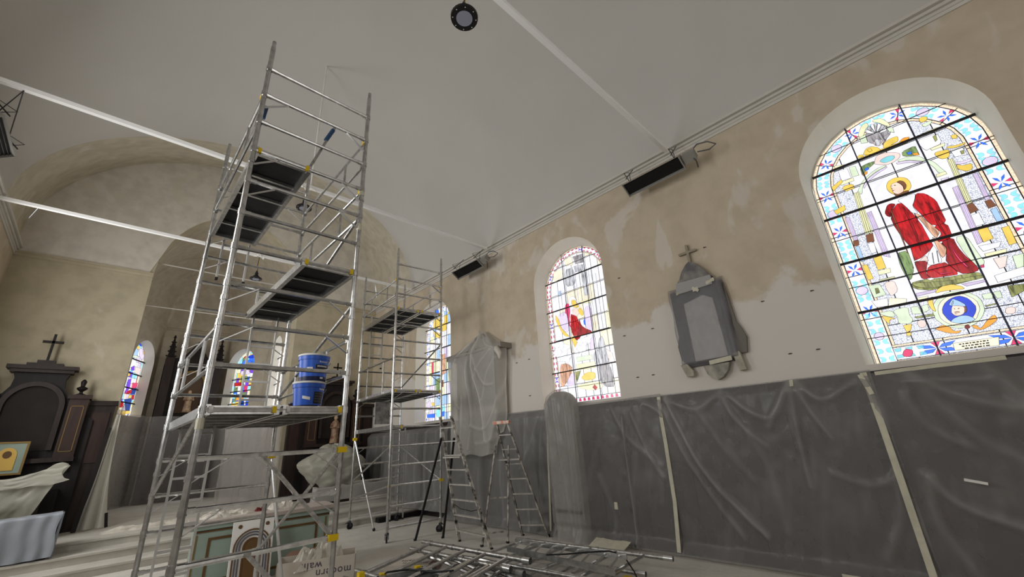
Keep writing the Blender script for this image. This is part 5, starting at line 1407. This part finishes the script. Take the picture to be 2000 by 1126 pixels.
# ------------------------------------------------------------------ left side altar (retable), x is centred on -1.33
def retable(loc, label, s, left):
    t = thing('side_altar', label, 'altar', loc)
    fr = lambda u, v, d: (u*s, -d, v)
    b = MB()
    body = [(-1.15, 0), (1.15, 0), (1.15, 2.6), (.95, 2.75), (.8, 3.05), (.55, 3.25), (.46, 3.42), (.44, 3.62), (.5, 3.8), (.55, 3.88), (-.55, 3.88), (-.5, 3.8), (-.44, 3.62), (-.46, 3.42), (-.55, 3.25), (-.8, 3.05), (-.95, 2.75), (-1.15, 2.6)]
    b.prism(body, fr, 0, .25); b.build('carcase', M_WOODB, t)
    # arched niche: raised surround
    n = 18; ro, ri, cz = .56, .46, 2.92
    b = MB()
    o1 = [(-ro*math.cos(math.pi*k/n), cz+ro*math.sin(math.pi*k/n)*1.1) for k in range(n+1)]; o2 = [(-ri*math.cos(math.pi*k/n), cz+ri*math.sin(math.pi*k/n)*1.1) for k in range(n+1)]
    for k in range(n): b.prism([o1[k], o1[k+1], o2[k+1], o2[k]], fr, .25, .36)
    for sg in (-1, 1): b.prism([(sg*ro, 1.9), (sg*ri, 1.9), (sg*ri, cz), (sg*ro, cz)], fr, .25, .36)
    b.build('niche_surround', M_WOOD, t)
    b = MB(); b.prism([(-ri, 1.9)]+o2+[(ri, 1.9)], fr, .25, .27); b.build('niche_back', mat('niche_dark', srgb(40, 34, 32), .7, var=.3, vscale=3), t)
    b = MB(); b.box((-.62*s, -.42, 3.84), (.62*s, 0, 3.93)); b.box((-.55*s, -.36, 3.76), (.55*s, 0, 3.84)); b.build('crown_moulding', M_WOOD, t)
    b = MB(); b.box((-.32*s, -.35, 3.93), (.32*s, 0, 4.0)); b.box((-.16*s, -.3, 4.0), (.16*s, -.05, 4.08)); b.build('cross_plinth', M_WOOD, t)
    for sg in (-1, 1):
        b = MB(); b.prism([(sg*.62, 1.7), (sg*.98, 1.7), (sg*.98, 3.12), (sg*.62, 3.12)], fr, .25, .4); b.box((min(sg*.58, sg*1.02)*s, -.46, 3.12), (max(sg*.58, sg*1.02)*s, 0, 3.22)); b.build('pilaster', M_WOOD2, t)
        b = MB(); frm = (.68, .92, 1.85, 2.95)
        for q in ([(frm[0], frm[2]), (frm[1], frm[2]), (frm[1], frm[2]+.015), (frm[0], frm[2]+.015)], [(frm[0], frm[3]-.015), (frm[1], frm[3]-.015), (frm[1], frm[3]), (frm[0], frm[3])], [(frm[0], frm[2]), (frm[0]+.015, frm[2]), (frm[0]+.015, frm[3]), (frm[0], frm[3])], [(frm[1]-.015, frm[2]), (frm[1], frm[2]), (frm[1], frm[3]), (frm[1]-.015, frm[3])]):
            b.prism([(sg*u, v) for u, v in q], fr, .4, .41)
        b.build('gold_fillet', M_GOLD, t)
        b = MB(); b.prism([(sg*.66, 1.4), (sg*.94, 1.4), (sg*.94, 1.6), (sg*.66, 1.6)], fr, .25, .36); b.build('base_panel', M_WOOD2, t)
        b = MB(); b.lathe((sg*.78*s, -.22, 3.22), [(.1, 0), (.1, .03), (.04, .06), (.03, .1), (.1, .16), (.11, .2), (.04, .24), (.05, .3), (.06, .36), (.02, .42)], 12); b.build('urn_finial', M_WOODB, t, 'a')
        b = MB(); b.prism([(sg*1.0, .0), (sg*1.52, 0), (sg*1.52, 3.0), (sg*1.0, 3.0)], fr, 0, .16); b.box((min(sg*1.0, sg*1.56)*s, -.22, 2.98), (max(sg*1.0, sg*1.56)*s, 0, 3.1)); b.build('side_wing', M_WOOD, t)
        b = MB(); b.prism([(sg*1.08, 1.55), (sg*1.45, 1.55), (sg*1.45, 2.8), (sg*1.08, 2.8)], fr, .16, .19); b.build('wing_panel', M_WOOD2, t)
    b = MB(); b.box((-1.0*s, -.5, 1.62), (1.0*s, 0, 1.72)); b.build('retable_shelf', M_WOOD, t)
    b = MB(); b.box((-.9*s, -.75, .0), (.9*s, 0, 1.0)); b.build('altar_block', M_WOODB, t)
    return t, fr
t, fr = retable((-1.33, 15.98, .51), 'dark wooden side altar with arched niche against the left front wall', 1, True)
b = MB(); b.box((-.025, -.22, 4.08), (.025, -.17, 4.78)); b.box((-.19, -.22, 4.54), (.19, -.17, 4.6)); b.build('wooden_cross', M_WOODB, t)
t2, fr2_ = retable((6.1, 15.98, .51), 'dark wooden side altar with a statue, right of the chancel arch', .98, False)
b = MB(); b.box((-.02, -.2, 4.08), (.02, -.16, 4.6)); b.box((-.16, -.2, 4.4), (.16, -.16, 4.45)); b.build('wooden_cross', M_WOODB, t2)
def statue(c, h, label):
    t = thing('statue', label, 'statue', c)
    b = MB(); b.lathe((0, 0, 0), [(.16*h, 0), (.17*h, .05*h), (.13*h, .3*h), (.14*h, .55*h), (.15*h, .68*h), (.1*h, .78*h), (.05*h, .82*h)], 14); b.build('robe', M_STATUE, t, 'a')
    b = MB(); b.sphere((0, -.01, .9*h), .075*h, 12, 8, sc_=(.9, 1, 1.2)); b.sphere((0, -.01-.08*h, .9*h), .012*h, 6, 4); b.build('head', mat('statue_skin', srgb(190, 160, 130), .6), t, 'a')
    for sg in (-1, 1):
        b = MB(); b.tube([(sg*.13*h, 0, .7*h), (sg*.18*h, -.06*h, .55*h), (sg*.05*h, -.16*h, .55*h)], [.045*h, .04*h, .025*h], 8); b.build('arm', M_STATUE, t, 'a')
statue((6.1, 15.55, 2.23), .95, 'small painted statue on the dark right side altar')
t = thing('painted_icon', 'small pale green framed picture with a golden oval on the left side altar', 'picture', (-1.42, 15.3, 1.9))
b = MB(); b.box((-.3, 0, 0), (.3, .06, .72)); b.build('frame', M_GREENP, t); b = MB(); frame_mould(b, -.3, .3, 0, .72, 0, .04); b.build('frame_edge', M_GOLD, t)
fri = lambda u, v, d: (u, -d, v)
b = MB(); b.prism([(-.15, .1), (.15, .1), (.15, .42)]+[(.15*math.cos(math.pi*k/10), .42+.17*math.sin(math.pi*k/10)) for k in range(1, 10)]+[(-.15, .42)], fri, .0, .02); b.build('golden_field', mat('icon_gold', srgb(214, 176, 90), .5), t)
b = MB(); b.prism([(.07*math.cos(2*math.pi*k/12), .44+.08*math.sin(2*math.pi*k/12)) for k in range(12)], fri, .02, .028); b.build('dark_medallion', M_BROWN, t)

# high altar in the apse
t = thing('high_altar', 'tall dark gothic high altar with two crocketed spires in the apse', 'altar', (2.43, 22.7, .51))
fr = lambda u, v, d: (u, -d, v)
b = MB(); b.prism([(-1.0, 0), (1.0, 0), (1.0, 5.3), (.75, 5.55), (.45, 5.6), (0, 6.35), (-.45, 5.6), (-.75, 5.55), (-1.0, 5.3)], fr, 0, .4); b.build('reredos', M_WOODB, t)
for sg in (-1, 1):
    b = MB(); b.box((sg*.86-.14, -.55, 0), (sg*.86+.14, -.05, 5.55)); b.build('buttress', M_WOOD, t)
    b = MB(); b.lathe((sg*.86, -.3, 5.55), [(.17, 0), (.13, .1), (.09, .5), (.03, .85), (.06, .9), (.015, 1.0)], 6); s_ = b.build('spire', M_WOODB, t)
    for k in range(4):
        for a in (0, 1.57, 3.14, 4.71):
            rr = .15-.03*k; b = MB(); b.sphere((sg*.86+rr*math.cos(a), -.3+rr*math.sin(a), 5.65+.2*k), .035, 6, 4); b.build('crocket', M_WOODB, s_)
b = MB()
o1 = [(-.5*math.cos(math.pi*k/14), 4.5+.55*math.sin(math.pi*k/14)) for k in range(15)]; o2 = [(-.42*math.cos(math.pi*k/14), 4.5+.46*math.sin(math.pi*k/14)) for k in range(15)]
for k in range(14): b.prism([o1[k], o1[k+1], o2[k+1], o2[k]], fr, .4, .5)
b.build('gold_canopy_arch', M_GOLD, t)
b = MB(); b.prism([(-.42, 3.3)]+o2+[(.42, 3.3)], fr, .4, .42); b.build('niche_back', mat('niche_brown', srgb(84, 66, 50), .7), t)
for sg in (-1, 1):
    b = MB(); b.prism([(sg*.45, 3.2), (sg*.55, 3.2), (sg*.55, 4.5), (sg*.45, 4.5)], fr, .4, .52); b.build('colonnette', M_WOOD, t)
b = MB(); b.box((-.98, -.62, 0), (.98, 0, 3.0)); b.build('altar_base', M_WOOD, t)
statue((2.43, 21.98, 3.81+.0), .9, 'pale statue in the niche of the dark high altar')

# sheets in the chancel
def path_sheet(pts, z0, z1, label, seed, m, amp=.05, n=60, group='plastic sheets in the apse'):
    P = [Vector(p) for p in pts]; cum = [0]
    for p, q in zip(P, P[1:]): cum.append(cum[-1]+(q-p).length)
    def f(u, v):
        t_ = u*cum[-1]; i = max(k for k in range(len(cum)-1) if cum[k] <= t_+1e-9); q = P[i].lerp(P[i+1], (t_-cum[i])/(cum[i+1]-cum[i])); e = (P[i+1]-P[i]).normalized(); nn = Vector((e.y, -e.x))
        z = z1+(z0-z1)*v; d = amp*(math.sin(t_*7+seed+1.2*math.sin(t_*2.3))*(.3+.7*v)+fbm((t_*3, z*.7, seed), 2))
        q = q+nn*d; return (q.x, q.y, z+.02*math.sin(t_*3)*(1-v))
    b = MB(); b.grid(f, n, 16); tag(b.build('plastic_sheet', m, None, 'all'), label, 'plastic sheet', group)
path_sheet([(.42, 17.0), (.3, 20.4), (1.36, 22.2)], .5, 3.66, 'dark grey plastic sheet under the left apse window', 1, P_WALL)
path_sheet([(1.3, 21.6), (2.4, 21.65), (3.5, 21.6)], .55, 3.62, 'dark grey plastic sheet in front of the high altar base', 2, P_WALL)
path_sheet([(3.45, 22.2), (4.4, 20.4), (4.4, 17.0)], .5, 3.66, 'grey plastic sheet under the right apse window', 3, P_GREY)
path_sheet([(3.3, 18.6), (3.8, 17.4), (4.2, 16.7), (4.42, 15.9)], .5, 3.3, 'pale plastic curtain hanging at the right jamb of the chancel arch', 4, plastic('film_jamb', srgb(196, 190, 186), .55), .09)
# white curtain at the left jamb
def curt(u, v):
    z = 3.25-2.72*v; wd = .1+.42*v**1.3; x = .24-.16*v+wd*u+.05*math.sin(u*9+v*4)*v; y = 15.72+.1*math.sin(u*11+v*2)*(.3+v); return (x, y-.1*v, z)
b = MB(); b.grid(curt, 24, 30); tag(b.build('plastic_curtain', P_WHITE, None, 'all'), 'narrow white plastic curtain at the left jamb of the chancel arch', 'plastic sheet')
b = MB(); b.bar((.18, 15.55, 2.9), (.02, 15.35, .52), .05, .09); o = b.build('dark_batten', M_WOODB); tag(o, 'dark wooden batten leaning beside the white curtain', 'batten')
b = MB(); b.bar((.60, 15.6, .52), (.54, 15.6, .85), .04, .06); tag(b.build('dark_post', M_WOODB), 'short dark post at the foot of the white curtain', 'post')
# draped objects at the left
def drape(loc, hx, hy, h, seed, label, m, cat='draped furniture', name='draped_table', flare=.08, zb=0, ruf=.03):
    t = thing(name, label, cat, loc)
    b = MB(); b.box((-hx+.05, -hy+.05, zb), (hx-.05, hy-.05, h-.02)); b.build('table_block', M_WOOD, t)
    def top(u, v):
        x = -hx+2*hx*u; y = -hy+2*hy*v; return (x, y, h+.02+ruf*2*max(0, fbm((x*2.5+seed, y*2.5, seed), 3)))
    b = MB(); b.grid(top, 24, 14)
    per = [(-hx, -hy), (hx, -hy), (hx, hy), (-hx, hy), (-hx, -hy)]; cum = [0]
    for p, q in zip(per, per[1:]): cum.append(cum[-1]+math.dist(p, q))
    def side(u, v):
        s_ = u*cum[-1]; i = max(k for k in range(4) if cum[k] <= s_+1e-9); f = (s_-cum[i])/(cum[i+1]-cum[i]); p = Vector(per[i]).lerp(Vector(per[i+1]), f); nn = p.normalized()
        d = flare*v+ruf*math.sin(s_*7+seed+2*noise.noise(Vector((s_*2, seed, 1))))*v; x, y = p.x+nn.x*d, p.y+nn.y*d
        if v == 0: return (p.x, p.y, h+.02+ruf*2*max(0, fbm((p.x*2.5+seed, p.y*2.5, seed), 3)))
        return (x, y, h+(zb+.02+.06*math.sin(s_*2+seed)-h)*v)
    b.grid(side, 120, 12); b.build('film_cover', m, t, 'all'); return t
t = thing('draped_table', 'altar table under loose white film at the left edge', 'draped furniture', (-1.4, 14.6, .51))
b = MB(); b.box((-.8, -.2, 0), (.75, .4, 1.05)); b.build('table_block', M_WOOD, t)
def d1(u, v):
    if v < .3: k = v/.3; y = .42-.68*k; z = 1.2+.1*k; xr = .98+.1*k
    else: k = (v-.3)/.7; y = -.27-.05*math.sin(k*3); z = 1.3-.8*k; xr = 1.08-.42*k**.9
    x = -1.2+(xr+1.2)*u; pk = math.exp(-((u-.93)/.1)**2)
    z += (.2*pk+.1*smooth01((u-.5)/.5))*(1-max(0, (v-.3)/.7))+.05*fbm((x*3, v*4, 3), 3)
    y += -.1*abs(noise.noise(Vector((x*2.5+1, v*3, 7))))+.03*fbm((x*6, v*6, 2), 2)
    return (x, y, z)
b = MB(); b.grid(d1, 60, 40); b.build('film_cover', P_DRAPE, t, 'all')
def d1b(u, v):
    k = v; x = -1.2+(2.25+.1*k-.12*math.sin(k*3))*u; y = -.36-.05*k-.06*abs(noise.noise(Vector((x*3, k*3, 2)))); z = 1.42+.12*u**3-.34*k+.05*fbm((x*2, k*2, 9), 3)-.1*math.sin(u*3)*(1-k); return (x, y, z)
b = MB(); b.grid(d1b, 50, 16); b.build('film_overlay', P_DRAPE, t, 'all')
t = thing('draped_bench', 'low bench wrapped in bluish pleated film at the lower left', 'draped furniture', (-1.25, 13.25, .34))
b = MB(); b.box((-.98, -.2, 0), (.98, .2, .72)); b.build('bench_block', M_WOOD, t)
def d2(u, v):
    x = -1.04+2.08*u
    if v < .25: k = v/.25; return (x, .24-.5*k, .76+.05*u*u+.02*fbm((x*3, k, 1), 2))
    k = (v-.25)/.75; z = .76+.05*u*u-(.76)*k; return (x+.02*math.sin(z*9), -.27-.02*math.sin(x*26+.6*math.sin(x*7))*(.4+.6*k)-.05*k-.02*fbm((x*2, z*2, 4), 2), z+.0)
b = MB(); b.grid(d2, 110, 20); b.build('film_cover', plastic('film_bluish', srgb(172, 178, 188), .86, .5), t, 'all')
def d2s(u, v): y = -.26+.5*u; return (1.05+.02*math.sin(y*20+v*3), y, .8*(1-v))
b = MB(); b.grid(d2s, 12, 10); b.build('film_end', bpy.data.materials['film_bluish'], t, 'all')
t = thing('draped_table', 'altar table bundled in pale film below the right side altar', 'draped furniture', (5.8, 14.55, .51))
b = MB(); b.box((-.7, -.2, 0), (.9, .3, .9)); b.build('table_block', M_WOOD, t)
ROWS = [(1.68, -.25, -.05), (1.64, -.42, .2), (1.44, -.66, .7), (1.25, -.95, .98), (1.1, -1.1, 1.04), (.9, -1.02, 1.0), (.7, -.86, .96), (.4, -.6, .92), (.1, -.55, .95)]
def d3(u, v):
    k = v*(len(ROWS)-1); i = min(int(k), len(ROWS)-2); f = k-i; z, a, c = (ROWS[i][q]*(1-f)+ROWS[i+1][q]*f for q in range(3)); t_ = 2*math.pi*u; n_ = fbm((math.cos(t_)*1.5+3, math.sin(t_)*1.5, z*2.2), 4)
    cx, hw = (a+c)/2, (c-a)/2*(1+.12*n_); return (cx+hw*math.cos(t_), min(.45, .5)*math.sin(t_)*(1+.35*n_)*min(1, hw*2), z+.05*n_)
b = MB(); b.grid(d3, 72, 48); b.build('film_cover', P_DRAPE, t, 'all')
drape((6.3, 13.78, .51), 1.35, .15, .42, 6, 'low draped kneeler in front of the right side altar', P_LIGHT, 'draped furniture', 'draped_kneeler', .04, 0, .03)
b = MB(); b.box((6.15, 12.02, .02), (7.6, 12.22, .14)); tag(b.build('dark_plank', M_WOODB), 'dark wooden plank along the lowest step behind the far tower', 'plank')
crumple('crumpled_film', 'low crumpled film along the chancel step left of the altar', 'rubbish', (1.3, 14.4, .5), .9, .25, .12, 31, M_RUBBISH)
